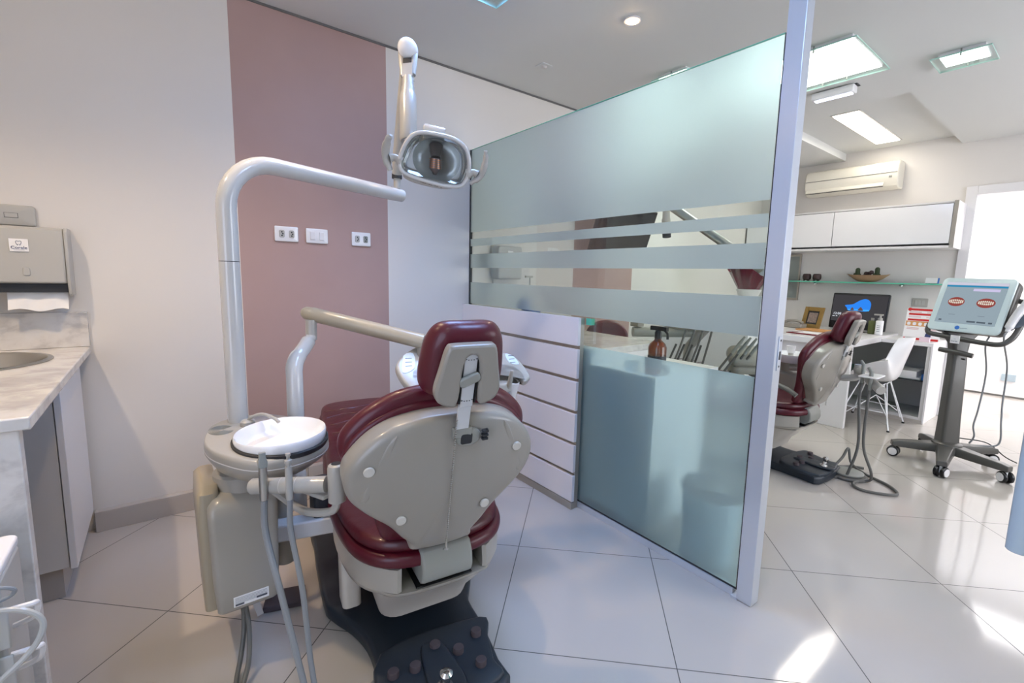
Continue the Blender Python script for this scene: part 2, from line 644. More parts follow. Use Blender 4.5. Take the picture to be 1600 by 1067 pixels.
# ---------------------------------------------------------------- the room shell
WY, FX, CZ = 2.875, 5.90, 2.578
LX, RY = -1.5, -2.2
PX = 1.72
struct('floor', MB().box(LX - .15, 7.75, RY - .15, WY + .15, -.1, 0), 'floor', 'large glossy off-white porcelain floor tiles laid diagonally', 'floor')
c = MB()
c.box(LX - .15, 4.15, RY - .15, WY + .15, CZ, CZ + .15)
c.box(4.15, FX + .15, RY - .15, 1.05, CZ, CZ + .15)
c.box(4.15, FX + .15, 2.0, WY + .15, CZ, CZ + .15)
c.box(4.15, FX + .15, 1.05, 2.0, CZ + .075, CZ + .15)
struct('ceiling', c, 'ceil', 'white plaster ceiling with a raised strip near the far wall', 'ceiling')
struct('wall_back', MB().box(LX - .15, FX + .15, WY, WY + .15, 0, CZ), 'wallb', 'white back wall with two dusty pink painted bands', 'wall')
g = MB()
g.box(LX, FX, WY - .006, WY - .0005, CZ - .012, CZ - .0005)  # solid strip, the gap's shade is put into its dark colour
struct('trim_1', g, 'gap', 'thin dark strip coloured as the shade of a gap between back wall and ceiling', 'trim')
w = MB()
S0, S1, Z0, Z1 = .470, .530, 1.705, 1.925  # unseen slit, cut so the sun leaves one narrow streak on the floor
w.box(LX - .15, LX, RY - .15, -1.25, 0, CZ)
w.box(LX - .15, LX, .42, S0, 0, CZ)
w.box(LX - .15, LX, S1, WY, 0, CZ)
w.box(LX - .15, LX, S0, S1, 0, Z0)
w.box(LX - .15, LX, S0, S1, Z1, CZ)
w.box(LX - .15, LX, -1.25, .42, 0, .35)
w.box(LX - .15, LX, -1.25, .42, 2.25, CZ)
struct('wall_left', w, 'wall', 'white left wall behind the camera', 'wall')
w = MB()
w.box(LX - .15, 2.4, RY - .15, RY, 0, CZ)
w.box(5.3, 7.75, RY - .15, RY, 0, CZ)
w.box(2.4, 5.3, RY - .15, RY, 0, .5)
w.box(2.4, 5.3, RY - .15, RY, 2.3, CZ)
struct('wall_rear', w, 'wall', 'white rear wall behind the camera', 'wall')
DY0, DY1, DZ = -.02, .902, 2.103
w = MB()
w.box(FX, FX + .15, DY1, WY, 0, CZ + .1)
w.box(FX, FX + .15, RY, DY0, 0, CZ + .1)
w.box(FX, FX + .15, DY0, DY1, DZ, CZ + .1)
struct('wall_far', w, 'wall', 'white far wall with the air conditioner and doorway', 'wall')
w = MB()
w.box(7.6, 7.75, RY, WY, .003, CZ)
w.box(FX + .15, 7.6, WY - .1, WY + .15, .003, CZ)
struct('wall_lobby', w, 'lobby', 'bright white lobby wall seen through the doorway', 'wall')
struct('trim_2', MB().box(FX + .15, 7.75, RY, WY, CZ - .05, CZ + .1), 'lobby', 'white lobby ceiling beyond the doorway', 'trim')
struct('trim_3', MB().box(7.594, 7.6, RY, WY - .1, .003, .02), 'gap', 'dark joint line along the foot of the lobby wall', 'trim')
d = MB()
for y0, y1 in ((DY1 - .010, DY1 + .07), (DY0 - .07, DY0 + .010)):
    d.box(FX - .02, FX + .17, y0, y1, 0, DZ + .07)
d.box(FX - .02, FX + .17, DY0 + .0105, DY1 - .0105, DZ - .010, DZ + .07)
struct('door_1', d, 'white', 'white door frame of the bright doorway beside the wall cupboard', 'door frame', .003)
b = MB()
for x0, x1 in ((-.30, .155), (.157, .612), (.614, 1.07), (1.072, 1.655)):
    b.box(x0, x1, 2.835, WY - .0005, 0, .098)
struct('baseboard_back', b, 'base', 'beige tile baseboard along the back wall', 'baseboard', .002)

def window(name, x0, x1, y0, y1, z0, z1, mat, label, n):
    root = thing(name, label, 'window', ((x0 + x1) / 2, (y0 + y1) / 2, z0), kind='structure')
    p = MB()
    f = MB()
    if x1 - x0 < .5:
        p.box(x0, x0 + .01, y0, y1, z0, z1)
        for k in range(n + 1):
            y = y0 + (y1 - y0) * k / n
            f.box(x0 + .012, x1, max(y0, y - .025), min(y1, y + .025), z0, z1)
        f.box(x0 + .012, x1, y0, y1, z0, z0 + .04)
        f.box(x0 + .012, x1, y0, y1, z1 - .04, z1)
    else:
        p.box(x0, x1, y0, y0 + .01, z0, z1)
        for k in range(n + 1):
            x = x0 + (x1 - x0) * k / n
            f.box(max(x0, x - .025), min(x1, x + .025), y0 + .012, y1, z0, z1)
        f.box(x0, x1, y0 + .012, y1, z0, z0 + .04)
        f.box(x0, x1, y0 + .012, y1, z1 - .04, z1)
    part('pane', p, mat, root)
    part('window_frame', f, 'white', root)

window('window_1', LX - .12, LX - .06, -1.25, .42, .35, 2.25, 'day', 'day-lit window in the left wall behind the camera', 3)
window('window_2', 2.4, 5.3, RY - .12, RY - .06, .5, 2.3, 'dayw', 'glowing window added in the rear wall behind the camera for floor reflections', 4)  # unseen window, added for bright reflections on the right-hand floor

# ---------------------------------------------------------------- ceiling fittings
def glass_light(cx, cy, sx, sy, label, group, z=CZ, in_=.03, glow='lampglow', pins=2):
    t = thing('ceiling_light', label, 'ceiling light', (cx, cy, z), group=group)
    part('housing', MB().box(cx - sx / 2 + in_, cx + sx / 2 - in_, cy - sy / 2 + in_, cy + sy / 2 - in_, z - .016, z - .0005), 'white', t)
    part('diffuser', MB().box(cx - sx / 2 + in_ + .004, cx + sx / 2 - in_ - .004, cy - sy / 2 + in_ + .004, cy + sy / 2 - in_ - .004, z - .019, z - .0165), glow, t)
    gl = part('glass_cover', MB().box(cx - sx / 2, cx + sx / 2, cy - sy / 2, cy + sy / 2, z - .034, z - .028), 'gframe', t)
    e = MB()
    for x in (-1, 1):
        e.box(cx + x * sx / 2 - .001, cx + x * sx / 2 + .001, cy - sy / 2, cy + sy / 2, z - .0345, z - .0275)
    for y in (-1, 1):
        e.box(cx - sx / 2, cx + sx / 2, cy + y * sy / 2 - .001, cy + y * sy / 2 + .001, z - .0345, z - .0275)
    part('glass_rim', e, 'gedgel', gl)
    for sgn in (-1, 1):
        for k in ((-1, 1) if pins == 2 else (0,)):
            px, py = (cx + sgn * (sx / 2 - .028), cy + k * sy * .12) if sx < sy * 1.2 else (cx + k * sx * .12, cy + sgn * (sy / 2 - .028))
            part('glass_pin', MB().cyl((px, py, z - .038), (px, py, z - .001), .004, seg=10), 'grey', t)
    return t

glass_light(3.235, 1.30, .58, .58, 'large square glowing ceiling light with a glass cover, directly behind the post top', 'square glass ceiling lights')
glass_light(3.69, .70, .25, .262, 'small square glowing ceiling light nearest the top right corner of the photo', 'square glass ceiling lights', pins=1, glow='lampsmall')
glass_light(3.62, 2.30, .58, .58, 'large square ceiling light added out of sight behind the frosted glass partition as fill', 'square glass ceiling lights')  # unseen panel added to brighten the back of the second room
glass_light(2.76, 1.955, .27, .27, 'small square ceiling light half hidden above the top edge of the glass partition', 'square glass ceiling lights', pins=1)
glass_light(1.085, 1.780, .58, .58, 'square cool white ceiling light just cut off by the top edge of the photo', 'square glass ceiling lights', glow='lampcool')
glass_light(1.085, .42, .58, .58, 'square cool white ceiling light above the walkway, outside the photo', 'square glass ceiling lights', glow='lampcool')
t = thing('ceiling_light', 'long frameless recessed light panel in the raised ceiling strip near the air conditioner', 'ceiling light', (5.08, 1.567, CZ + .075), group='recessed ceiling panels')
part('frame', MB().box(4.50, 5.68, 1.46, 1.68, CZ + .070, CZ + .0745), 'greyp', t)
part('diffuser', MB().box(4.52, 5.66, 1.475, 1.665, CZ + .066, CZ + .0695), 'lampwarm', t)

def spot(x, y, on, label, group, watts=20):
    t = thing('ceiling_spotlight', label, 'spotlight', (x, y, CZ), group=group)
    part('trim_ring', MB().lathe([(.027, 0), (.045, 0), (.046, -.003), (.041, -.007), (.031, -.007), (.027, -.002)], (x, y, CZ - .0005)), 'white', t)
    if on:
        part('bulb', MB().ball((x, y, CZ - .006), .026, .026, .011), 'spotglow', t)
        ld = bpy.data.lights.new('spot_beam', 'SPOT')
        ld.energy = watts
        ld.color = (1.0, .76, .50)
        ld.spot_size = R(125)
        ld.spot_blend = 1.0
        ld.shadow_soft_size = .03
        lo_ = bpy.data.objects.new('spot_beam', ld)
        COL.objects.link(lo_)
        lo_.parent = t
        lo_.location = (0, 0, -.03)
    return t

spot(1.999, 1.736, True, 'lit warm round spotlight in the ceiling left of the partition top', None)
spot(.25, 1.85, True, 'warm round spotlight in the ceiling near the pink band, above the frame', 'spotlights above the frame', 42)
spot(-.75, 1.75, True, 'warm round spotlight over the wash counter, left of the frame', 'spotlights above the frame', 55)
t = thing('smoke_sensor', 'small round grey sensor on the ceiling near the back wall', 'ceiling sensor', (1.999, 2.453, CZ))
part('plate', MB().slab(rrect(.085, .085, .012), (V(1.999, 2.453, CZ - .0005), V(1, 0, 0), V(0, -1, 0), V(0, 0, -1)), 0, .005, .002), 'ceil', t)
part('lens', MB().lathe([(0, -.016), (.012, -.015), (.02, -.006), (.021, -.005)], (1.999, 2.453, CZ)), 'greyp', t)
t = thing('emergency_light', 'slim white emergency light bar on the ceiling below the large square light', 'emergency light', (3.70, 1.375, CZ))
part('body', MB().box(3.672, 3.745, 1.245, 1.505, CZ - .055, CZ - .006), 'whiteg', t, bevel=.006)
part('led_strip', MB().box(3.690, 3.727, 1.262, 1.488, CZ - .060, CZ - .0552), emat('led_strip_glow', '#dfe3ff', 3.), t)
part('bracket', MB().box(3.70, 3.76, 1.235, 1.515, CZ - .0055, CZ - .0005), 'dark', t)

for y_, l_ in ((.45, 'unseen light panel added in the lobby ceiling to brighten it beyond the doorway'), (-1.1, 'unseen light panel added deeper in the lobby to brighten it beside the doorway')):  # unseen glowing panels added to make the lobby bright
    t = thing('ceiling_light', l_, 'ceiling light', (6.75, y_, CZ - .05), group='added lobby light panels')
    part('frame', MB().box(6.14, 7.36, y_ - .71, y_ + .71, CZ - .058, CZ - .0505), 'white', t)
    part('diffuser', MB().box(6.16, 7.34, y_ - .69, y_ + .69, CZ - .062, CZ - .0585), 'lobbyglow', t)
glass_light(-.35, -.55, .58, .58, 'large unseen square glass ceiling light added behind the camera as fill', 'square glass ceiling lights', glow='lampfill')  # unseen fill panel, added to light the back wall
glass_light(.10, .35, .27, .27, 'small unseen square ceiling light added right above the camera position as fill', 'square glass ceiling lights', pins=1)  # unseen light added to brighten the near room
# ---------------------------------------------------------------- power points
def wall_plate(x0, x1, kind, label, group):
    z0, z1, y = 1.393, 1.474, WY
    cx, cz, wd = (x0 + x1) / 2, (z0 + z1) / 2, x1 - x0
    t = thing('socket_plate' if kind != 's' else 'switch_plate', label, 'socket plate' if kind != 's' else 'switch plate', (cx, y, z0), group=group)
    fr = (V(cx, y - .0005, cz), V(1, 0, 0), V(0, 0, 1), V(0, -1, 0))
    part('cover', MB().slab(rrect(wd, z1 - z0, .006), fr, 0, .010, .004, b1=.003), 'whiteg', t)
    for s in (-1, 1):
        px = cx + s * .024
        if kind == 's':
            part('rocker', MB().slab(rrect(.026, .044, .003), (V(px, y - .011, cz), V(1, 0, 0), V(0, 0, 1), V(0, -1, 0)), 0, .006, .002), 'white', t)
        else:
            f = part('socket', MB().slab(rrect(.027, .040, .008), (V(px, y - .011, cz), V(1, 0, 0), V(0, 0, 1), V(0, -1, 0)), 0, .0045, .0015), 'grey' if (kind == 'd' and s > 0) else 'disp', t)
            h = MB()
            for k in (-1, 0, 1):
                h.cyl((px + (.004 if k == 0 else 0), y - .0155, cz + k * .0095), (px + (.004 if k == 0 else 0), y - .0163, cz + k * .0095), .0040, seg=10)
            part('pin_hole', h, 'dark', f)
    return t

wall_plate(.497, .614, 'p', 'white double socket plate on the pink wall, leftmost of the three plates', 'plates on the pink wall')
wall_plate(.653, .769, 's', 'white two-rocker switch plate on the pink wall, middle of the three plates', 'plates on the pink wall')
wall_plate(.903, 1.015, 'd', 'white double socket plate with one grey insert, rightmost on the pink wall', 'plates on the pink wall')
# ---------------------------------------------------------------- wash counter on the left
CT = .874
t = thing('marble_counter', 'white grey-veined marble wash counter against the back wall', 'counter', (-.85, 2.2, 0))
top = MB()
# worktop with an oval sink cut-out (ring of quads between the cut-out and the slab edge)
sx0, sx1, sy0, sy1 = LX + .002, -.262, 1.586, WY - .001
scx, scy, srx, sry = -.56, 2.535, .21, .235
N = 64
inner = [(scx + srx * math.cos(2 * PI * k / N), scy + sry * math.sin(2 * PI * k / N)) for k in range(N)]
outer = []
for k in range(N):
    a = 2 * PI * k / N
    dx, dy = math.cos(a) * srx, math.sin(a) * sry
    s = min(((sx1 - scx) / dx) if dx > 1e-9 else 1e9, ((sx0 - scx) / dx) if dx < -1e-9 else 1e9,
            ((sy1 - scy) / dy) if dy > 1e-9 else 1e9, ((sy0 - scy) / dy) if dy < -1e-9 else 1e9)
    outer.append((scx + dx * s, scy + dy * s))
for cx_, cy_ in ((sx0, sy0), (sx1, sy0), (sx1, sy1), (sx0, sy1)):
    k = min(range(N), key=lambda i: (outer[i][0] - cx_) ** 2 + (outer[i][1] - cy_) ** 2)
    outer[k] = (cx_, cy_)
r1 = [V(x, y, CT) for x, y in inner]
r2 = [V(x, y, CT) for x, y in outer]
r3 = [V(x, y, CT - .032) for x, y in outer]
r4 = [V(x, y, CT - .032) for x, y in inner]
top.rings([r1, r2, r3, r4, r1], False, False)
part('worktop', top, 'marble', t, bevel=.004)
part('backsplash', MB().box(LX + .002, -.262, WY - .022, WY - .0005, CT + .0005, 1.029), 'marble', t, bevel=.002)
part('end_panel', MB().box(LX + .002, -.285, 1.60, 1.64, 0, CT - .033), 'marble', t, bevel=.003)
t = thing('basin', 'oval stainless steel basin sunk in the marble counter', 'sink', (scx, scy, CT))
bs = MB()
prof = [(1.0, CT + .002), (1.06, CT + .0015), (1.06, CT + .004), (.985, CT + .006), (.96, CT - .004), (.93, CT - .06), (.82, CT - .13), (.55, CT - .16), (.12, CT - .168)]
bs.rings([[V(scx + srx * q * math.cos(2 * PI * k / N) * (.99), scy + sry * q * math.sin(2 * PI * k / N) * .99, z) for k in range(N)] for q, z in prof], False, True)
part('bowl', bs, 'steel', t)
part('drain', MB().lathe([(0, -.005), (.02, -.004), (.034, .001), (.036, -.003)], (scx, scy, CT - .166)), 'chrome', t)
t = thing('base_cabinet', 'white cabinet hung under the marble counter beside the wall', 'cabinet', (-.80, 2.56, .1))
bx = MB().box(-1.0, -.322, 2.30, 2.318, .125, CT - .034)
bx.box(-1.0, -.322, 2.3185, WY - .045, .125, .143)
bx.box(-1.0, -.982, 2.3185, WY - .045, .1435, CT - .034)
part('body', bx, 'greyp', t, bevel=.002)
part('door', MB().box(-.320, -.300, 2.297, WY - .045, .118, CT - .060), 'white', t, bevel=.002)
part('plinth', MB().box(-.98, -.345, 2.33, WY - .045, 0, .1245), 'base', t, label='beige tiled plinth')

# paper towel dispenser
DX0, DX1, DZ0, DZ1 = -.62, -.292, 1.106, 1.385
t = thing('towel_dispenser', 'grey paper towel dispenser on the wall above the marble counter', 'towel dispenser', (-.46, WY, DZ0))
prof = [(WY - .0005, DZ0 + .01), (WY - .0005, DZ1), (WY - .092, DZ1), (WY - .106, DZ1 - .012), (WY - .114, DZ1 - .05), (WY - .118, DZ0 + .05), (WY - .10, DZ0 + .05), (WY - .05, DZ0 + .055), (WY - .03, DZ0 + .012)]
bd = MB()
bd.rings([[V(x, y, z) for y, z in prof] for x in (DX0, DX1 - .012)])
part('cover', bd, 'disp', t, bevel=.008)
sd = MB()
pr2 = [(WY - .001, DZ0), (WY - .001, DZ1 + .002), (WY - .095, DZ1 + .002), (WY - .112, DZ1 - .014), (WY - .120, DZ0 + .052), (WY - .105, DZ0 + .005), (WY - .085, DZ0 - .006), (WY - .06, DZ0)]
sd.rings([[V(x, y, z) for y, z in pr2] for x in (DX1 - .0115, DX1)])
part('end_cap', sd, 'disp', t, bevel=.003)
part('slot', MB().box(DX0 + .001, DX1 - .0125, WY - .099, WY - .031, 1.119, 1.1545), 'dark', t, label='dark paper slot')
part('lock', MB().slab(sym([(0, .017), (.008, .014), (.010, .006), (.010, -.014), (.004, -.017)], n=3), (V(-.418, WY - .1165, 1.205), V(1, 0, 0), V(0, 0, 1), V(0, -1, 0)), 0, .005, .002), 'disp', t)
lb = part('logo_label', MB().box(-.458, -.405, WY - .1185, WY - .1168, 1.283, 1.333), 'paper', t, label='small white square sticker with a tooth emblem and writing')
o_, u_, v_ = V(-.4315, WY - .1190, 1.298), V(1, 0, 0), V(0, -.03, 1)
text('lettering', 'Corale', .0165, o_, u_, v_, 'navy', lb)
part('fine_print', MB().box(-.4465, -.4165, WY - .1193, WY - .1186, 1.2885, 1.2893), 'navy', lb)
em = MB()
for s in (-1, 1):
    pts = [V(-.4315 + s * x, WY - .1193, 1.3165 + z) for x, z in ((.0005, .006), (.004, .0085), (.0075, .006), (.0072, .000), (.005, -.006), (.003, -.009), (.0015, -.004))]
    em.tube(catmull(pts, 4), .0007, 6)
part('emblem', em, 'navy', lb)
tw = MB()
gr = []
for j in range(5):
    gr.append([V(-.486 + .176 * i / 10, WY - .075 - .012 * j / 4 + .004 * math.sin(i * 1.3 + j), 1.118 - .018 * j + (.006 * math.sin(i * .9) - .012 * i / 10 * 0 if j == 4 else 0)) for i in range(11)])
back = [[p + V(0, .0012, 0) for p in r] for r in gr]
for G in (gr, back):
    tw.add([p for r in G for p in r], [(j * 11 + i, j * 11 + i + 1, (j + 1) * 11 + i + 1, (j + 1) * 11 + i) for j in range(4) for i in range(10)])
solo('paper_towel', tw, 'paper', 'white paper towel sheet hanging out of the grey dispenser', 'paper towel', (-.40, WY - .08, 1.05))
t = thing('blank_wall_box', 'grey wall box with a small inset window above the towel dispenser', 'wall box', (-.455, WY, 1.391))
fr = (V(-.455, WY - .0005, 1.431), V(1, 0, 0), V(0, 0, 1), V(0, -1, 0))
part('cover', MB().slab(rrect(.13, .082, .01), fr, 0, .022, .005, b1=.004), 'disp', t)
part('inset', MB().slab(rrect(.037, .017, .001), (V(-.458, WY - .0265, 1.430), V(1, 0, 0), V(0, 0, 1), V(0, -1, 0)), -.001, .0018, .0006), 'disp', t)
rim = MB()
for dx_, dz_, hx, hz in ((0, .0088, .0195, .0006), (0, -.0088, .0195, .0006), (.0190, 0, .0006, .009), (-.0190, 0, .0006, .009)):
    rim.box(-.458 + dx_ - hx, -.458 + dx_ + hx, WY - .0278, WY - .0262, 1.430 + dz_ - hz, 1.430 + dz_ + hz)
part('inset_line', rim, 'dark', t)

# white trolley at the lower left edge
t = thing('instrument_trolley', 'white drawer trolley cut off by the left edge in front of the marble panel', 'trolley', (-.45, 1.38, 0))
part('body', MB().box(-.62, -.287, 1.33, 1.50, .08, .60), 'disp', t, bevel=.006)
part('top_tray', MB().slab(rrect(.33, .20, .02), (V(-.453, 1.42, .60), V(1, 0, 0), V(0, 1, 0), V(0, 0, 1)), 0, .02, .006), 'white', t)
for z in (.50, .40, .30, .20):
    d = part('drawer', MB().box(-.61, -.279, 1.322, 1.3295, z - .042, z + .042), 'disp', t, bevel=.003)
    h = MB()
    h.tube(catmull([V(-.2865, 1.345, z + .03), V(-.252, 1.347, z + .028), V(-.245, 1.36, z + .02), V(-.253, 1.37, z - .012), V(-.2865, 1.385, z - .03)], 5), .006, 8)
    part('bail_handle', h, 'white', d)
part('push_rail', MB().tube(catmull([V(-.325, 1.325, .62), V(-.312, 1.32, .58), V(-.305, 1.315, .40), V(-.30, 1.312, .12)], 6), .007, 10), 'white', t)
for x in (-.59, -.35):
    for y in (1.35, 1.48):
        cs = part('caster', MB().lathe([(0, -.009), (.028, -.009), (.033, -.004), (.033, .004), (.028, .009), (0, .009)], (x, y, .0335), (0, 1, 0), 18), 'dark', t)
        part('fork', MB().box(x - .012, x + .012, y - .014, y + .014, .05, .0795), 'grey', cs)
cb = MB().tube(catmull([V(-.36, 1.40, .645), V(-.335, 1.385, .675), V(-.31, 1.38, .662), V(-.315, 1.375, .63), V(-.36, 1.37, .605)], 8), .0055, 8)
solo('white_cable', cb, 'disp', 'short white cable loop on the top of the trolley at the left edge', 'cable', (-.36, 1.40, .62), 'cables on the trolley')
cb = MB().tube(catmull([V(-.40, 1.31, .565), V(-.31, 1.305, .560), V(-.255, 1.30, .545), V(-.228, 1.295, .51), V(-.243, 1.29, .465), V(-.285, 1.285, .425), V(-.318, 1.285, .40)], 8), .0055, 8)
solo('white_cable', cb, 'disp', 'long white cable bulging in front of the trolley drawers at the left edge', 'cable', (-.40, 1.30, .55), 'cables on the trolley')
cb = MB().tube(catmull([V(-.36, 1.315, .600), V(-.30, 1.313, .602), V(-.267, 1.315, .588), V(-.275, 1.318, .572), V(-.33, 1.315, .560)], 8), .004, 8)
solo('grey_cable', cb, 'hose', 'thin grey cable loop between the two white cables of the trolley', 'cable', (-.36, 1.32, .6), 'cables on the trolley')
# ---------------------------------------------------------------- dental chairs (local frame: x across, y towards the foot end, z up)
def make_chair(loc, rz, label, lean=14, head=.646):
    t = thing('dental_chair', label, 'dental chair', loc, rz, 'burgundy dental chairs')
    L = lambda: MB(local=True)
    X, Y, Z = V(1, 0, 0), V(0, 1, 0), V(0, 0, 1)
    O0 = V(0, 0, 0)
    # floor plate with the foot-control deck
    half_l = [(-.185, -.50), (-.196, -.40), (-.190, -.25), (-.195, -.14), (-.225, -.04), (-.275, .06), (-.292, .15), (-.285, .55), (-.24, .72)]
    half_r = [(.24, .72), (.285, .55), (.285, .18), (.255, .06), (.20, -.05), (.172, -.12), (.168, -.25), (.150, -.41), (.125, -.50)]
    pl = L().slab(closed2(half_l + half_r, 3), (O0, X, Y, Z), .004, .052, .014, 3, r0=.004)
    bp = part('base_plate', pl, 'base_d', t)
    deck = L()
    def dz(y):
        return .078 + (y + .25) * .05
    out = [(-.176, -.245), (.156, -.245), (.150, -.33), (.128, -.42), (.112, -.49), (-.176, -.49)]
    def wp(a, b, d):
        return a, b, (.045 if d < .5 else dz(b) + (d - 1.0))
    deck.slab(closed2([(p[0], p[1]) for p in out], 4), (O0, X, Y, Z), 0., 1., .010, 3, warp=wp)
    dk = part('pedal_deck', deck, 'base_d', t)
    ridge = L()
    ridge.slab(sym([(0, .12), (.030, .115), (.046, .04), (.052, -.06), (.03, -.12), (0, -.125)], n=3), (V(-.03, -.40, dz(-.40) + .001), X, Y, Z), -.003, .012, .009, 3)
    part('joystick_boss', ridge, 'base_d', dk)
    part('joystick', L().lathe([(.022, 0), (.024, .01), (.014, .02), (.012, .04), (.018, .05), (.018, .062), (.010, .07), (0, .071)], (-.045, -.46, dz(-.46) + .008), (0, -.2, 1), 20), 'chrome', dk, label='chrome joystick knob')
    for a, s in ((.114, -.315), (.039, -.352), (-.021, -.305), (.083, -.425), (-.097, -.352), (-.160, -.345)):
        part('pedal_button', L().lathe([(.0165, -.004), (.017, .012), (.0155, .017), (0, .0175)], (a, s, dz(s)), (0, .05, 1), 20), 'rubber', dk)
    # lifting column cover
    col = L()
    def ring(w_, y0, y1, r, z, n=5):
        return [V(a, b, z) for a, b in rrect(2 * w_, y1 - y0, r, n, (0, (y0 + y1) / 2))]
    col.rings([ring(.130, -.150, .30, .06, .108), ring(.148, -.168, .32, .06, .116), ring(.160, -.185, .33, .065, .16), ring(.176, -.275, .33, .07, .250), ring(.182, -.312, .33, .07, .290)])
    part('column_cover', col, 'creamp', t)
    sk = L()
    sk.rings([ring(.045, -.07, .07, .03, .053), ring(.045, -.07, .07, .03, .1075)])
    part('column_foot', sk, 'dark', t)
    lift = L()
    lift.rings([[V(-.215 + x, y, z) for x, y in rrect(.062, .10, .018, 4, (0, yy))] for z, yy in ((.085, .04), (.20, .05), (.30, .06))])
    part('lift_arm', lift, 'creamp', t)
    # seat pan: rounded tray that carries the cushion, open at the rear for the hinge
    def seat_outline(k):
        h = [(0, 1.05), (.17, 1.02), (.215, .90), (.235, .6), (.262, .30), (.272, .05), (.262, -.12), (.235, -.235), (.18, -.31), (.10, -.345), (0, -.352)]
        return sym([(a * k, b * k if b < 0 else b) for a, b in h], 0, 4)
    def rise(a, b, d):
        q = min(1, max(0, (b - .15) / .5))
        return a, b, d + .075 * q * q * (3 - 2 * q)
    pan = L()
    hh = [(0, .60), (.15, .58), (.21, .45), (.24, .25), (.262, .05), (.255, -.12), (.228, -.23), (.175, -.30), (.128, -.325)]
    ol = closed2([(a, b) for a, b in hh] + [(.112, -.20), (-.112, -.20)] + [(-a, b) for a, b in reversed(hh)][:-1], 3)
    ol0 = sym([(0, .60), (.15, .58), (.21, .45), (.24, .25), (.262, .05), (.255, -.12), (.228, -.23), (.175, -.30), (.128, -.335), (0, -.345)], 0, 4)
    rp = []
    for k, z in ((1.0, .316), (1.0, .35), (.99, .386)):
        rp.append([V(a * k, b * k if abs(a) > .125 or b > 0 else -.20 * k, z) for a, b in ol])
    pan.rings(rp)
    low = [[V(a * k, b * k, z) for a, b in ol0] for k, z in ((.86, .291), (.95, .294), (.985, .302), (.995, .3145))]
    pan.rings(low)
    part('seat_pan', pan, 'creamu', t, smooth=50)
    c0 = L().slab(seat_outline(1.0), (O0, X, Y, Z), .388, .432, .018, 4, warp=rise)
    c1 = L().slab(seat_outline(.955), (O0, X, Y, Z), .426, .472, .024, 5, b1=.022, warp=rise)
    st = part('seat', c0, 'red', t, label='burgundy leather seat cushion')
    part('top_pad', c1, 'reds', st, label='wrinkled faded burgundy top pad')
    tk = L()
    for k in range(5):
        y = .40 + .10 * k
        w_ = .20
        pts = [V(-w_ + 2 * w_ * i / 10, y + .012 * math.sin(i * 1.1 + k * 2), rise(0, y, .4965)[2] - .010 * (abs(i - 5) / 5) ** 3) for i in range(11)]
        tk.tube(pts, .004, 6, flat=.6)
    part('seam', tk, 'reds', st)
    # hinge between seat and backrest
    hg = L()
    prof = [(-.205, .324), (-.335, .328), (-.362, .345), (-.370, .370), (-.366, .405), (-.345, .44), (-.20, .44)]
    hg.rings([[V(x, y, z) for y, z in prof] for x in (-.078, .078)])
    part('hinge_cover', hg, 'grey', t, bevel=.008)
    slot = L().box(-.088, .088, -.338, -.21, .3165, .3225)
    part('hinge_tray', slot, 'black', t, bevel=.004)
    # backrest: plane through the hinge, leaning 14 degrees
    an = R(lean)
    U, Vv, N = X, V(0, -math.sin(an), math.cos(an)), V(0, -math.cos(an), -math.sin(an))
    bo = V(.0, -.33, .35)
    sh = [(0, .550), (.07, .548), (.15, .530), (.208, .494), (.250, .442), (.264, .392), (.252, .340), (.212, .290), (.152, .235), (.118, .19), (.092, .16), (.084, .135), (0, .128)]
    def bow(a, b, d):
        return a, b, d - .018 * ((a + .03) / .26) ** 2 + .012 * math.sin(PI * min(1, max(0, b / .6)))
    shell = L().slab(sym(sh, -.030, 5), (bo, U, Vv, N), -.045, .028, .022, 5, b1=.012, warp=bow, r0=.004)
    bs = part('back_shell', shell, 'cream', t, smooth=40)
    cv = [(0, .600), (.10, .590), (.165, .566), (.222, .526), (.260, .48), (.268, .43), (.248, .38), (.215, .31), (.18, .23), (.16, .15), (.13, .11), (0, .10)]
    cush = L().slab(sym(cv, -.028, 5), (bo, U, Vv, N), -.098, -.046, .025, 5, b0=.012, warp=bow)
    part('backrest', cush, 'red', t, label='burgundy leather backrest cushion')
    lip = [(0, .568), (.10, .560), (.16, .538), (.216, .500), (.252, .452), (.260, .39), (.245, .345), (.205, .29), (.15, .235), (.11, .16), (0, .145)]
    part('back_piping', L().slab(sym(lip, -.030, 5), (bo, U, Vv, N), -.062, -.036, .012, 4, warp=bow), 'red', t, label='burgundy rim between shell and cushion')
    def on(a, b, d):
        a, b, d = bow(a, b, d)
        return bo + U * a + Vv * b + N * d
    for a, b in ((-.240, .428), (-.156, .265), (.080, .262), (.166, .428)):
        part('screw_cap', L().slab(ellipse(.0135, .0135, 20), (on(a, b, .028 + (.010 if abs(a) < .15 else .006)), U, Vv, N), -.004, .0035, .002), 'cap', bs)
    for s in (-1, 1):
        rl = L().slab(closed2([(.145 * s - .03, .505), (.170 * s - .03, .490), (.225 * s - .03, .36), (.205 * s - .03, .345)], 3), (bo, U, Vv, N), .0, .031, .006, 3, warp=bow)
        part('side_flute', rl, 'cream', bs)
    cav = part('clip_recess', L().slab(ellipse(.036, .026, 24, (.006, .492)), (bo, U, Vv, N), .03, .0405, .004, warp=bow), 'grey', bs, label='oval grey recess below the headrest bar')
    part('recess_slot', L().slab(rrect(.032, .030, .006, 3, (.000, .490)), (bo, U, Vv, N), .038, .0425, .001, warp=bow), 'dark', cav)
    cl = L()
    for k in range(3):
        cl.obox(on(.050, .486 + .011 * k, .046), U, Vv, N, .008, .003, .006)
    cl.tube([on(.046, .481, .046), on(.055, .514, .046)], .003, 8)
    part('spring_clip', cl, 'dark', bs)
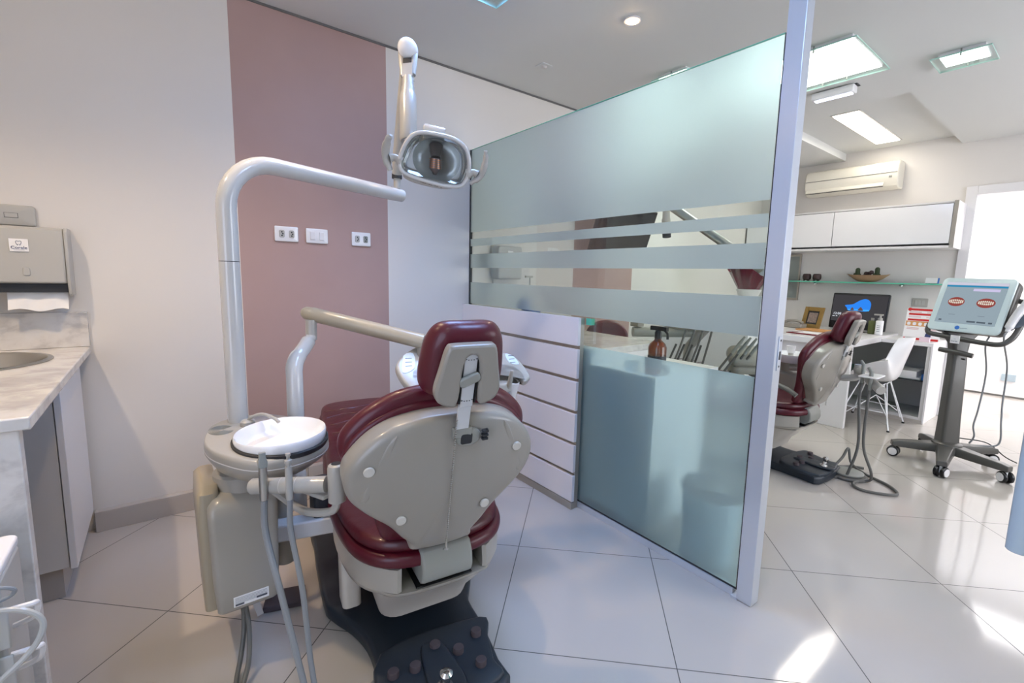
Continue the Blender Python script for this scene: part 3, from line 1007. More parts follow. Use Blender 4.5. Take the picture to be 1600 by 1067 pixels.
    # headrest
    hb = bo + U * -.004 + Vv * head + N * .022
    hc = [(0, .185), (.062, .182), (.092, .165), (.112, .125), (.121, .07), (.125, .01), (.118, -.035), (.085, -.062), (0, -.072)]
    hc = [(a * .90, b * .80 + .005) for a, b in hc]
    hcw = lambda a, b, d: (a, b, d - .02 * (a / .12) ** 2)
    hcu = L().slab(sym(hc, -.004, 5), (hb, U, Vv, N), -.062, .012, .036, 6, b0=.012, warp=hcw)
    hr = part('headrest', hcu, 'red', t, label='burgundy leather headrest cushion')
    hs = [(-.040, .146), (.040, .146), (.062, .126), (.075, .05), (.086, -.005), (.078, -.038), (.055, -.055), (.025, -.053), (.023, .098), (-.023, .098), (-.025, -.053), (-.055, -.055), (-.078, -.038), (-.086, -.005), (-.075, .05), (-.062, .126)]
    hs = [(a - .010, b) if abs(a) < .027 else (a * 1.02 - .012, b * .88 + .002) for a, b in hs]
    hs = [(a, min(b, .115) if abs(a + .016) < .06 and b > .10 else b) for a, b in hs]
    hs = [(a, .088 if abs(b - .098) < .001 else b) for a, b in hs]
    for _ in range(2):
        cut = []
        for i in range(len(hs)):
            a, b = hs[i], hs[(i + 1) % len(hs)]
            cut += [(a[0] * .78 + b[0] * .22, a[1] * .78 + b[1] * .22), (a[0] * .22 + b[0] * .78, a[1] * .22 + b[1] * .78)]
        hs = cut
    hso = []
    for i in range(len(hs)):
        a, b = hs[i], hs[(i + 1) % len(hs)]
        hso.append(a)
    hsh = L().prism(hso, (hb, U, Vv, N), .012, .042)
    hsp = part('headrest_shell', hsh, 'cream', hr, bevel=.009, smooth=50)
    part('slot_lining', L().obox(hb - U * .010 + Vv * .03 + N * .0135, U, Vv, N, .030, .070, .001), 'dark', hr)
    bar = L()
    bar.obox(hb - U * .010 + Vv * .018 + N * .026, U, Vv, N, .0175, .076, .004)
    bar.obox(hb - U * .010 - Vv * .092 + N * .020, U, Vv, N, .0175, .040, .004)
    br = part('slide_bar', bar, 'satin', t, bevel=.002)
    rail = L()
    for s in (-1, 1):
        rail.obox(hb + Vv * .024 + N * .022 + U * (.0205 * s - .010), U, Vv, N, .002, .070, .010)
    part('slide_rail', rail, 'black', br)
    mk = L()
    for b_ in (.072, -.040):
        mk = L()
        for k in range(5):
            mk.obox(hb + Vv * (b_ + (.002 if k in (0, 4) else 0)) + N * .0305 + U * (-.024 + .007 * k), U, Vv, N, .0024 if k in (0, 4) else .0015, .001, .0004)
        part('scale_mark', mk, 'dark', br)
    ca, sa = math.cos(R(22)), math.sin(R(22))
    U2, V2 = U * ca + Vv * sa, Vv * ca - U * sa
    part('lock_lever', L().slab(rrect(.056, .026, .010), (hb + Vv * .022 + N * .030 - U * .012, U2, V2, N), 0, .014, .005), 'grey', t)
    part('bar_sleeve', L().obox(hb - U * .008 - Vv * .138 + N * .016, U, Vv, N, .026, .014, .010), 'grey', t, bevel=.003)
    # bib chain hanging down the back
    return t

def bib_chain(root, label, lean=14):
    M4 = root.matrix_basis
    an = R(lean)
    bo = V(0, -.33, .35)
    pt = lambda a, b, d: M4 @ (bo + V(1, 0, 0) * a + V(0, -math.sin(an), math.cos(an)) * b + V(0, -math.cos(an), -math.sin(an)) * d)
    loc = pt(-.01, .40, .05)
    t = thing('bib_chain', label, 'bib chain', loc, group='bib chains on the chair backs')
    c = MB()
    top, bot = pt(-.034, .548, .050), pt(-.030, .168, .058)
    n = 58
    for k in range(n):
        p = top.lerp(bot, k / (n - 1))
        c.ball(p, .0024, seg=8)
    c.tube([top, pt(-.014, .556, .03)], .0012, 6)
    part('beads', c, 'steel', t)
    k = MB()
    k.tube([bot, bot + V(0, 0, -.022)], .003, 8)
    k.bar(bot + V(-.008, 0, -.018), bot + V(.006, 0, -.024), .004, .006)
    part('clip', k, 'steel', t)
    return t

CH1 = V(.670, 1.504, 0)
chair1 = make_chair(CH1, R(-8), 'near burgundy dental chair with its cream back turned to the camera')
bib_chain(chair1, 'thin bead chain hanging down the back of the near dental chair')
CH2 = V(3.33, 1.505, 0)
chair2 = make_chair(CH2, R(-2), 'far burgundy dental chair beyond the partition post, seen from the side', 15, .605)
bib_chain(chair2, 'thin bead chain hanging behind the back of the far dental chair', 15)
arm = MB(local=True).tube(catmull([V(-.300, -.06, .64), V(-.300, -.18, .615), V(-.298, -.30, .585), V(-.296, -.36, .555)], 5), .020, 10, flat=.7)
part('armrest', arm, 'hosed', chair2, label='grey armrest')
arm = MB(local=True).tube([V(-.27, -.10, .40), V(-.295, -.10, .50), V(-.300, -.10, .61)], .014, 10)
part('armrest_post', arm, 'hosed', chair2)
# ---------------------------------------------------------------- spittoon unit beside the near chair
t = thing('spittoon_unit', 'cream spittoon unit with a white bowl left of the near dental chair', 'spittoon unit', (.16, 1.66, 0))
UX0, UX1 = .075, .245
bx = MB()
def urect(x0, x1, y0, y1, z, r=.02):
    return [V(a, b, z) for a, b in rrect(x1 - x0, y1 - y0, r, 5, ((x0 + x1) / 2, (y0 + y1) / 2))]
bx.rings([urect(.082, .232, 1.570, 1.76, .200, .012), urect(.078, .240, 1.566, 1.765, .206, .014), urect(.072, .246, 1.562, 1.775, .30, .018), urect(.068, .250, 1.560, 1.785, .50, .02), urect(.068, .250, 1.562, 1.785, .535, .02), urect(.082, .243, 1.580, 1.775, .556, .025), urect(.096, .236, 1.60, 1.765, .566, .03)])
bd = part('housing', bx, 'creamu', t, smooth=60)
rim = MB()
rim.rings([urect(.050, .10, 1.60, 1.83, .205, .015), urect(.044, .10, 1.60, 1.84, .50, .018), urect(.048, .10, 1.60, 1.835, .575, .018), urect(.060, .10, 1.63, 1.82, .590, .015)])
part('back_cover', rim, 'cream2', t, label='yellowed cream rear cover', smooth=60)
nk = MB()
nk.lathe([(.078, .555), (.078, .605), (.070, .612)], (.165, 1.675, 0), seg=32, sx=.95, sy=1.1)
part('collar', nk, 'creamu', bd)
nk = MB().lathe([(.060, .610), (.058, .66)], (.165, 1.69, 0), seg=28)
part('neck', nk, 'creamu', t)
lab = part('data_plate', MB().box(.118, .212, 1.5640, 1.5654, .214, .247), 'paper', bd, label='white data plate with fine print')
pr = MB()
for k in range(5):
    pr.box(.122, .208, 1.5632, 1.5638, .241 - k * .0042, .2416 - k * .0042)
pr.box(.122, .145, 1.5632, 1.5638, .217, .2225)
pr.box(.178, .207, 1.5632, 1.5638, .2215, .227)
part('print', pr, 'print', lab)
# carrier body under the bowl
body = MB()
bc = V(.225, 1.610, 0)
oh = [(0, .285), (.08, .27), (.14, .20), (.158, .05), (.155, -.10), (.115, -.195), (.05, -.235), (0, -.24)]
body_out = closed2([(-.145, .10), (-.11, .22), (-.03, .27), (.06, .24), (.12, .14), (.165, .0), (.165, -.10), (.12, -.19), (.03, -.235), (-.06, -.21), (-.125, -.10), (-.15, .0)], 4)
tops = []
for k, z in ((.45, .622), (.62, .628), (.80, .645), (.93, .672), (1.0, .690), (1.0, .712), (.985, .722), (.95, .7245)):
    tops.append([V(bc.x + (a * k - .03 * (1 - k)), bc.y + b * k + .05 * (1 - k), z) for a, b in body_out])
def bowl_ring(k, z):
    out_ = []
    for a, b in body_out:
        an_ = math.atan2((bc.y + b - 1.548) / .166, (bc.x + a - .262) / .124)
        out_.append(V(.262 + .124 * k * math.cos(an_), 1.548 + .166 * k * math.sin(an_), z))
    return out_
tops.append(bowl_ring(.93, .7245))
tops.append(bowl_ring(.90, .705))
tops.append(bowl_ring(.70, .662))
cb = part('carrier', MB().rings(tops), 'creamu', t, smooth=60)
seamb = MB().rings([[V(bc.x + a * 1.003, bc.y + b * 1.003, z) for a, b in body_out] for z in (.6955, .698)])
part('seam_line', seamb, 'greyp', cb)
bw = MB()
wc = (.262, 1.548)
BX, BY = .124, .166
prof = [(.86, .700), (.97, .712), (1.0, .733), (1.005, .748), (.985, .752), (.955, .748), (.90, .722), (.78, .696), (.55, .680), (.25, .673), (.02, .672)]
bw.rings([[V(wc[0] + BX * q * math.cos(2 * PI * k / 40), wc[1] + BY * q * math.sin(2 * PI * k / 40), z + .010 * math.sin(2 * PI * k / 40 + 2.6) * (1 if z > .70 else .3)) for k in range(40)] for q, z in prof])
part('bowl', bw, 'whiteg', t, label='white oval spittoon bowl', smooth=50)
part('bowl_gasket', MB().rings([[V(wc[0] + BX * q * math.cos(2 * PI * k / 40), wc[1] + BY * q * math.sin(2 * PI * k / 40), z) for k in range(40)] for q, z in ((1.02, .716), (1.045, .722), (1.045, .730), (1.01, .733))], False, False), 'dark', t)
gr = MB()
for k in range(6):
    for s in range(1):
        rr = .010 + .0055 * k
        gr.tube([V(.125 + rr * .9 * math.cos(q * PI / 12), 1.735 + rr * 1.3 * math.sin(q * PI / 12), .7255) for q in range(2, 23)], .0011, 6)
part('drain_grille', gr, 'grey', cb)
sp = MB().tube(catmull([V(.205, 1.742, .726), V(.205, 1.74, .748), V(.235, 1.70, .768), V(.262, 1.655, .762), V(.272, 1.635, .752)], 6), .0055, 10)
sp.lathe([(.022, .724), (.022, .738), (.016, .744)], (.20, 1.745, 0), seg=18)
part('water_spout', sp, 'creamw', t)
# bracket to the chair and post of the instrument arm
br = MB()
br.bar((.235, 1.72, .345), (.47, 1.66, .345), .065, .06)
part('bracket', br, 'greyp', t, bevel=.006)
part('post_tube', MB().cyl((.295, 1.76, .20), (.295, 1.76, .66), .032, .026), 'creamu', t)
part('floor_bracket', MB().bar((.235, 1.84, .012), (.36, 1.80, .012), .10, .022), 'rubber', t, bevel=.004)
part('stay', MB().bar((.21, 1.80, .02), (.17, 1.74, .21), .02, .05, (0, 1, 0)), 'greyp', t)
fc = MB().rings([urect(.375, .435, 1.66, 1.74, z, .014) for z in (.366, .374, .50)])
part('valve_box', fc, 'dark', t, label='dark box standing on the bracket')

# assistant arm that holds the two suction handpieces
HA, HB = V(.157, 1.385, .662), V(.315, 1.252, .676)
ax = (HB - HA).normalized()
hd = MB().tube([HA, HA + ax * .006, HA.lerp(HB, .5), HB], [.016, .021, .0215, .0215], 20)
pt = part('holder_bar', hd, 'creamw', t, label='white handpiece holder bar', smooth=50)
kn = V(.336, 1.236, .680)
vb = MB().lathe([(.0175, -.052), (.022, -.050), (.022, -.030), (.0225, -.029), (.0225, .042), (.020, .050), (.014, .054)], kn, seg=24)
vv = part('valve_knob', vb, 'creamw', t)
part('knob_cap', MB().lathe([(0, .0555), (.012, .0555), (.014, .053)], kn, seg=20), 'dark', vv)
part('arm_tube', MB().tube(catmull([kn + V(0, 0, -.052), kn + V(-.01, .02, -.085), kn + V(-.06, .09, -.10), kn + V(-.10, .19, -.085), V(.22, 1.50, .60), V(.21, 1.58, .625)], 6), .011, 10), 'creamw', t)
part('arm_plate', MB().bar(kn + V(-.01, .02, -.040), V(.24, 1.48, .63), .05, .012), 'creamw', t, bevel=.004)
seam = MB()
for q in (.42, .62):
    p = HA.lerp(HB, q)
    seam.cyl(p - ax * .0005, p + ax * .0005, .0218, seg=20)
part('holder_seam', seam, 'greyp', pt)

def suction(p, r, tipmat, tipw, hoseend, label):
    q = thing('suction_handpiece', label, 'suction handpiece', p, group='suction handpieces on the near holder bar')
    s = Vector(p)
    k = MB().tube([s + V(0, 0, -.028), s + V(0, 0, -.02), s + V(0, 0, .028), s + V(0, 0, .062)], [r * .9, r, r, r * .92], 14)
    hb_ = part('handle', k, 'steel' if tipw else 'creamw', q)
    k = MB()
    if tipw:
        k.rings([[s + V(a, b, z) for a, b in rrect(w_, d_, .002, 3)] for w_, d_, z in ((r * 1.9, r * 1.9, .063), (r * 2.1, r * 1.8, .076), (r * 1.5, r * 1.1, .090), (r * 1.5, r * 1.0, .101))])
    else:
        k.lathe([(r * .7, .062), (r * .7, .070), (r * 1.0, .072), (r * 1.0, .079), (r * .5, .082), (r * .5, .09), (r * .7, .091), (r * .7, .097)], s, seg=14)
    part('nozzle', k, tipmat, q)
    h = [s + V(0, 0, -.029), s + V(0, 0, -.12)] + [V(*e) for e in hoseend]
    part('hose', MB().tube(catmull(h, 8), r * .80, 10), 'hose', q, label='grey rubber hose')

suction(HA.lerp(HB, .25) + V(-.016, -.017, 0), .0105, 'grey', True, [(.200, 1.285, .40), (.232, 1.235, .18), (.25, 1.22, .06), (.275, 1.19, .012), (.34, 1.165, .010), (.40, 1.20, .0105), (.462, 1.245, .0105)], 'steel suction handpiece with a grey nozzle in the left notch of the holder bar')
suction(HA.lerp(HB, .58) + V(-.016, -.017, 0), .009, 'creamw', False, [(.247, 1.255, .40), (.258, 1.235, .18), (.275, 1.215, .05), (.31, 1.20, .0095), (.36, 1.21, .0095), (.41, 1.25, .0095), (.462, 1.275, .0095)], 'white slim suction handpiece in the right notch of the holder bar')
hs = MB().tube(catmull([V(.145, 1.60, .199), V(.143, 1.59, .12), V(.128, 1.56, .05), (.11, 1.52, .009), V(.10, 1.44, .009), V(.13, 1.36, .009)], 6), .007, 8)
hs.tube(catmull([V(.150, 1.60, .199), V(.155, 1.58, .12), V(.145, 1.53, .05), V(.12, 1.47, .010), V(.115, 1.40, .009), V(.15, 1.33, .009)], 6), .007, 8)
part('drain_hose', hs, 'hosed', t, label='two dark grey drain hoses')

# ---------------------------------------------------------------- operating light on its pole
LP = V(.180, 1.815, 0)
lt = thing('operating_light', 'white dental operating light on a bent pole above the near chair', 'operating light', (LP.x, LP.y, .722))
AE = V(.862, 2.085, 1.590)
pd = (V(AE.x, AE.y, 0) - LP).normalized()
zt = 1.592
pole = [V(LP.x, LP.y, .7245), V(LP.x, LP.y, 1.0), V(LP.x, LP.y, 1.26)]
part('lower_pole', MB().tube(pole, .0295, 24), 'enamel', lt)
bend = [V(LP.x, LP.y, 1.262), V(LP.x, LP.y, 1.36), V(LP.x, LP.y, zt - .16)]
for k in range(1, 9):
    a = PI / 2 * k / 8
    bend.append(V(LP.x, LP.y, zt - .16) + pd * (.16 * (1 - math.cos(a))) + V(0, 0, .16 * math.sin(a)))
bend.append(AE + pd * -.02)
bend.append(AE + pd * .028)
part('bent_pole', MB().tube(bend, [.0295] * (len(bend) - 2) + [.0285, .027], 24), 'enamel', lt, smooth=50)
part('pole_joint', MB().cyl((LP.x, LP.y, 1.2602), (LP.x, LP.y, 1.2618), .0298), 'dark', lt)
j0 = AE + V(0, 0, .026)
part('pivot', MB().cyl(j0, j0 + V(0, 0, .045), .015), 'creamw', lt)
part('pivot_collar', MB().cyl(j0 + V(0, 0, .045), j0 + V(0, 0, .066), .0225), 'dark', lt)
ELB = V(.800, 1.815, 2.085)
lo = j0 + V(0, 0, .062)
u = (ELB - lo).normalized()
sidev = u.cross(V(-.55, -.83, 0)).normalized()
ra = MB()
ra.tube([lo, lo + u * .08, lo + u * .10, ELB - u * .03, ELB], [.022, .025, .025, .025, .020], 16)
a1 = part('spring_arm', ra, 'creamw', lt, smooth=50)
am_ = MB()
_n = V(-.55, -.83, 0).normalized()
for k, w_ in enumerate((.006, .003, .004, .003, .004)):
    am_.obox(lo + u * .062 + _n * .0255 + u.cross(_n) * (-.012 + .006 * k), u.cross(_n), u, _n, w_ / 3, .004, .0006)
part('arm_marking', am_, 'navy', a1)
part('screw', MB().cyl(lo + u * .03 + V(-.011, -.017, 0), lo + u * .03 + V(-.013, -.020, 0), .005, seg=10), 'dark', a1)
HEAD = V(.772, 1.530, 1.632)
FAE = V(.728, 1.655, 1.715)
fu = (ELB - FAE).normalized()
fa = MB()
fa.tube([ELB - fu * .13, ELB - fu * .25], [.021, .021], 18)
part('front_arm', fa, 'creamw', lt)
fa = MB()
fa.tube([FAE - fu * .01, FAE, FAE + fu * .19, FAE + fu * .205], [.025, .030, .030, .028], 20)
fs = part('front_sleeve', fa, 'creamw', lt, smooth=50)
part('sleeve_cap', MB().tube([FAE + fu * .205, FAE + fu * .235], [.0245, .024], 20), 'creamw', fs)
fk = MB()
sx = fu.cross(V(.63, .78, 0)).normalized()
for s in (-1, 1):
    fk.tube([ELB + sx * (.026 * s), ELB + sx * (.023 * s) - fu * .06, ELB + sx * (.019 * s) - fu * .115], [.013, .012, .010], 10)
fk.obox(ELB - fu * .10, sx, fu, sx.cross(fu), .020, .032, .014)
part('elbow_fork', fk, 'creamw', lt)
part('fork_gap', MB().obox(ELB - fu * .055, sx, fu, sx.cross(fu), .016, .014, .012), 'dark', lt)
part('elbow_cap', MB().ball(ELB + V(-.005, -.01, .005), .038, .045, .036, 24, (sx, fu.cross(sx), fu)), 'whiteg', lt, label='white round elbow cap')
# head
hn = (V(0, 0, 1.238) - HEAD).normalized() + V(-.05, .0, -.12)
hn.normalize()
hu0 = V(0, 0, 1).cross(hn).normalized()
hv0 = hn.cross(hu0)
ro = R(-7)
hu = hu0 * math.cos(ro) + hv0 * math.sin(ro)
hv = hv0 * math.cos(ro) - hu0 * math.sin(ro)
out = closed2([(0, .082), (.065, .076), (.105, .045), (.118, -.015), (.100, -.068), (.045, -.080), (0, -.078), (-.06, -.072), (-.105, -.058), (-.118, -.025), (-.102, .035), (-.068, .074)], 5)
H = lambda a, b, d=0.: HEAD + hu * a + hv * b + hn * d
fr_ = MB()
pts = [H(a, b, .004) for a, b in out]
N_ = len(pts)
rr = []
for i in range(N_):
    a, b = out[i]
    t_ = (pts[(i + 1) % N_] - pts[i - 1]).normalized()
    o_ = t_.cross(hn)
    rr.append([pts[i] + o_ * (.0075 * math.cos(2 * PI * k / 10)) + hn * (.012 * math.sin(2 * PI * k / 10)) for k in range(10)])
rr.append(rr[0])
ring = part('head_frame', fr_.rings(rr, False, False), 'enamel', lt, smooth=60)
bk = MB()
back = []
for k, d in ((.985, -.004), (.97, -.022), (.86, -.050), (.62, -.072), (.35, -.082), (.05, -.084)):
    back.append([H(a * k, b * k, d) for a, b in out])
for k, d in ((.05, -.078), (.33, -.076), (.58, -.066), (.80, -.046), (.93, -.016)):
    pass
part('head_shell', bk.rings(back, False, True), 'gcover', lt, smooth=60, label='clear rear cover of the lamp head')
part('lamp_housing', MB().tube([H(.004, .01, -.090), H(.004, .008, -.088), H(.004, .004, -.074)], [.020, .034, .046], 24), 'creamw', lt, smooth=60)
rf = MB()
rings = []
for q, d in ((.082, -.010), (.076, -.026), (.062, -.044), (.042, -.058), (.02, -.064), (.001, -.066)):
    rings.append([H(q * 1.0 * math.cos(2 * PI * k / 32) + .004, q * .88 * math.sin(2 * PI * k / 32) - .002, d) for k in range(32)])
part('reflector', rf.rings(rings, False, True), 'mirror', lt, smooth=60)
lin_ = MB()
lin_.rings([[H(a * .93, b * .93, -.004) for a, b in out], [H(.084 * math.cos(2 * PI * (k + .25 * 0) / N_ ) , .074 * math.sin(2 * PI * k / N_), -.010) for k in range(N_)]], False, False)
bh = MB()
bh.tube([H(-.004, .040, -.040), H(-.002, .022, -.022), H(0, .006, -.012)], [.024, .020, .016], 18)
bh.tube([H(0, .004, -.010), H(.002, -.030, -.006)], [.019, .021], 18)
bh.tube([H(.002, -.030, -.006), H(.003, -.040, -.004), H(.003, -.050, -.004)], [.021, .012, .006], 18)
sh_ = part('bulb_shield', bh, 'bulb', lt)
cr = MB()
for k in range(5):
    cr.cyl(H(.0005 * k, .0 - .0065 * k, -.0098 + .0008 * k), H(.0005 * k, -.0018 - .0065 * k, -.0096 + .0008 * k), .0225, seg=18)
part('cooling_fin', cr, 'warmbulb', sh_)
cvr = MB().prism([(a * .94, b * .94) for a, b in out], (HEAD, hu, hv, hn), .004, .006)
part('front_glass', cvr, 'gcover', lt)
lipm = MB().slab(closed2([(-.085, -.066), (.06, -.068), (.085, -.080), (.03, -.094), (-.06, -.090), (-.10, -.078)], 4), (HEAD, hu, hv, hn), -.02, .006, .006)
lp = part('front_lip', lipm, 'creamw', lt)
hm_ = MB()
for k in range(11):
    hm_.obox(H(-.040 + .007 * k, -.081 - .0005 * k, .0062), hu, hv, hn, .0026, .0028 if k % 3 else .0018, .0004)
part('head_marking', hm_, 'dark', lp)
for s in (-1, 1):
    hh = [H(s * .112, -.028, 0), H(s * .135, -.018, .0), H(s * .150, -.022, .002)]
    hst = part('handle_stem', MB().tube(catmull(hh, 5), [.018, .012, .014], 12), 'creamw', lt, smooth=60)
    gp = [H(s * .150, .052, .02), H(s * .158, .040, .015), H(s * .166, .005, .004), H(s * .162, -.030, .0), H(s * .146, -.062, .004)]
    if s > 0:
        gp = [H(s * .166, .062, .01), H(s * .170, .035, .008), H(s * .168, .000, .004), H(s * .155, -.032, .0), H(s * .128, -.056, .0)]
    part('handle_grip', MB().tube(catmull(gp, 6), [.008, .012, .015, .014, .010], 12, flat=.7), 'creamw', hst, smooth=60)
jt = MB().tube([H(-.052, .082, -.036), H(-.050, .082, -.036), H(.018, .080, -.046), H(.022, .080, -.046)], [.019, .025, .025, .018], 20)
jt.tube([H(-.02, .082, -.042), FAE - fu * .005], [.018, .020], 14)
part('head_joint', jt, 'enamel', lt, smooth=60)

# ---------------------------------------------------------------- instrument delivery arm and tray
dv = thing('instrument_table', 'cream instrument tray on a jointed arm behind the near chair', 'instrument table', (.370, 1.83, .345))
PJ = V(.445, 1.925, .985)
part('arm_post', MB().tube(catmull([V(.355, 1.80, .366), V(.358, 1.81, .60), V(.362, 1.83, .82), V(.372, 1.86, .90), V(.415, 1.90, .95), PJ], 8), [.027, .027, .028, .029, .026, .021], 18), 'enamel', dv, smooth=60)
part('arm_joint', MB().cyl(PJ + V(0, 0, -.012), PJ + V(.002, .002, .066), .020), 'creamw', dv)
A0, A1 = V(.440, 1.945, 1.075), V(.800, 1.690, .972)
au = (A1 - A0).normalized()
part('spring_arm', MB().tube([A0 - au * .022, A0 - au * .010, A0 + au * .02, A1], [.014, .024, .028, .030], 20), 'cream2', dv, label='yellowed cream spring arm', smooth=60)
part('arm_end', MB().cyl(A1, A1 + V(0, 0, -.07), .024), 'cream', dv)
TC = V(.836, 1.602, .86)
tu, tv, tn_ = V(.990, -.139, 0), V(.111, .792, .6), V(-.084, -.594, .8)
to = closed2([(-.166, .043), (-.145, .088), (-.093, .132), (-.025, .164), (.08, .18), (.20, .14), (.301, .086), (.339, .071), (.364, .018), (.373, -.053), (.36, -.077), (.332, -.084), (.329, -.041), (.312, -.01), (.281, .004), (.20, .0), (.05, -.01), (-.072, -.003), (-.087, .015), (-.103, .004), (-.104, -.032), (-.091, -.059), (-.107, -.084), (-.124, -.076), (-.152, -.032)], 4)
ty = part('tray_body', MB().slab(to, (TC, tu, tv, tn_), -.034, .0, .010), 'creamw', dv, smooth=50)
for ko in ([(-.127, .100), (-.087, .108), (-.098, .033), (-.150, .012)], [(.306, .074), (.338, .054), (.346, .008), (.305, .022)]):
    kp = part('keypad', MB().slab(closed2(ko, 3), (TC, tu, tv, tn_), .0, .002, .0006), 'keypad', ty, label='pale blue keypad')
    cx_, cy_ = sum(q[0] for q in ko) / 4, sum(q[1] for q in ko) / 4
    for k in range(3):
        part('keypad_mark', MB().slab(rrect(.026, .003, .001, 2, (cx_ + .004 * (k - 1), cy_ - .02 + .02 * k)), (TC, tu, tv, tn_), .0022, .0028, .0002), 'print', kp)
part('tray_mat', MB().slab(rrect(.22, .10, .02, 4, (.10, .075)), (TC, tu, tv, tn_), .0, .0025, .001), 'grey', ty)
TC = V(.93, 1.585, .855)
tu, tv = V(.990, -.139, 0), V(.139, .990, 0)
hb_ = MB().slab(rrect(.30, .09, .02, 4, (.03, -.03)), (TC + V(0, 0, -.065), tu, tv, V(0, 0, 1)), -.02, .02, .008)
part('handpiece_bar', hb_, 'creamw', dv)
for k, q in enumerate((.16, .10, .04, -.02)):
    p0 = TC + tu * q + tv * -.085 + V(0, 0, -.02)
    hp = thing('handpiece', ['white air syringe at the far right of the instrument tray behind the headrest', 'slim steel handpiece second from the right on the near instrument tray', 'slim steel handpiece third from the right on the near instrument tray', 'slim steel handpiece fourth from the right on the near instrument tray'][k], 'handpiece', p0, group='handpieces on the near tray')
    part('grip', MB().tube([p0 + tv * .02 + V(0, 0, -.055), p0 + V(0, 0, -.01), p0 + tv * -.012 + V(0, 0, .03)], [.008, .010, .006], 12), 'creamw' if k == 0 else 'steel', hp)
    part('hose', MB().tube(catmull([p0 + tv * .02 + V(0, 0, -.056), p0 + tv * .03 + V(0, 0, -.14), p0 + tv * .08 + V(0, 0, -.22), p0 + tv * .13 + V(0, 0, -.14), p0 + tv * .12 + V(0, 0, -.05)], 6), .005, 8), 'hose', hp)
cup = thing('syringe_cup', 'white plastic cup hanging below the right end of the instrument tray', 'cup', TC + tu * .20 + tv * -.02 + V(0, 0, -.13))
part('cup', MB().lathe([(.022, -.05), (.026, -.045), (.030, .03), (.028, .032), (.024, -.04), (0, -.042)], TC + tu * .20 + tv * -.02 + V(0, 0, -.08), (0, -.25, 1)), 'white', cup)
# ---------------------------------------------------------------- glass partition between the two rooms
PT = 2.086
gp = thing('glass_partition', 'floor-standing frosted glass partition with clear stripes and an aluminium end post', 'glass partition', (PX, 1.85, 0))
GY0, GY1 = .806, WY - .012
pane = part('glass_pane', MB().box(PX - .004, PX + .004, GY0, GY1, .036, PT), 'gclear', gp)
bands = [(1.534, PT - .004, 'frost'), (1.4385, 1.487, 'frost'), (1.289, 1.383, 'frost'), (1.0405, 1.189, 'frost'), (.038, .889, 'frostb')]
for z0, z1, m in bands:
    part('frosted_film', MB().add([(PX - .0055, GY0 + .001, z0), (PX - .0055, GY0 + .001, z1), (PX - .0055, GY1 - .001, z1), (PX - .0055, GY1 - .001, z0)], [(0, 1, 2, 3)]), m, pane, label='frosted film band')
part('top_edge', MB().box(PX - .004, PX + .004, GY0, GY1, PT + .0002, PT + .0025), 'gedge', gp, label='green glass top edge')
post = part('post', MB().box(PX - .022, PX + .034, .735, .795, .002, CZ - .001), 'alu', gp, bevel=.0015)
part('post_gasket', MB().box(PX - .006, PX + .006, .7952, .8055, .03, PT), 'dark', gp)
part('post_foot', MB().box(PX - .026, PX + .034, .790, .815, .0, .010), 'alu', gp)
part('strike_plate', MB().box(PX - .0005, PX + .026, .7315, .7348, .925, 1.050), 'alu', post, bevel=.001)
k = MB()
k.box(PX + .006, PX + .018, .7305, .7314, .965, .995)
for z in (.94, 1.035):
    k.cyl((PX + .012, .7305, z), (PX + .012, .7314, z), .004, seg=10)
part('strike_hole', k, 'dark', post)
rl = MB().rings([[V(x, y, z) for x, z in ((PX - .014, .0005), (PX + .014, .0005), (PX + .014, .030), (PX + .0045, .030), (PX + .0045, .012), (PX - .0045, .012), (PX - .0045, .030), (PX - .014, .030))] for y in (.8155, GY1)])
part('floor_rail', rl, 'alu', gp, smooth=20)
part('floor_gasket', MB().box(PX - .0072, PX - .0043, .806, GY1, .0302, .037), 'dark', gp)
part('wall_channel', MB().box(PX - .009, PX + .009, WY - .012, WY - .0005, .036, PT), 'dark', gp)
part('corner_clip', MB().box(PX - .012, PX + .012, 1.655, 1.692, 1.000, 1.034), 'gedge', gp, label='pale green clear clip at the slatted panel')

sl = thing('slatted_panel', 'low white slatted wall panel standing against the glass partition', 'slatted panel', (1.68, 2.27, 0))
SY0, SY1 = 1.696, WY - .002
part('backing', MB().box(1.676, 1.704, SY0 + .003, SY1, 0, 1.034), 'champ', sl)
for z0, z1 in ((.889, 1.036), (.717, .872), (.545, .700), (.373, .528), (.205, .356), (.040, .188)):
    part('slat', MB().box(1.657, 1.6755, SY0, SY1, z0 + .002, z1), 'slat', sl, bevel=.001)
part('kick_strip', MB().box(1.653, 1.6755, SY0 - .002, SY1, 0, .038), 'champ', sl, bevel=.001)
# ---------------------------------------------------------------- second room: wash cabinet behind the glass
t = thing('glass_side_cabinet', 'pale cabinet with a marble top standing directly behind the glass partition', 'cabinet', (2.0, 2.05, 0))
part('body', MB().box(1.729, 2.26, 1.255, WY - .03, .07, .796), 'white', t, bevel=.002)
part('plinth', MB().box(1.79, 2.22, 1.32, WY - .03, 0, .0695), 'greyp', t)
part('worktop', MB().box(1.745, 2.32, 1.66, WY - .002, .835, .872), 'marble', t, bevel=.003)
part('riser', MB().box(1.752, 2.27, 1.675, WY - .03, .7965, .8345), 'white', t)
part('marble_upstand', MB().box(1.80, 2.32, WY - .022, WY - .002, .8725, 1.02), 'marble', t)
w = MB()
for x in (2.345,):
    w.box(2.262, 2.275, 1.27, WY - .04, .09, .78)
part('door', w, 'white', t, bevel=.002)

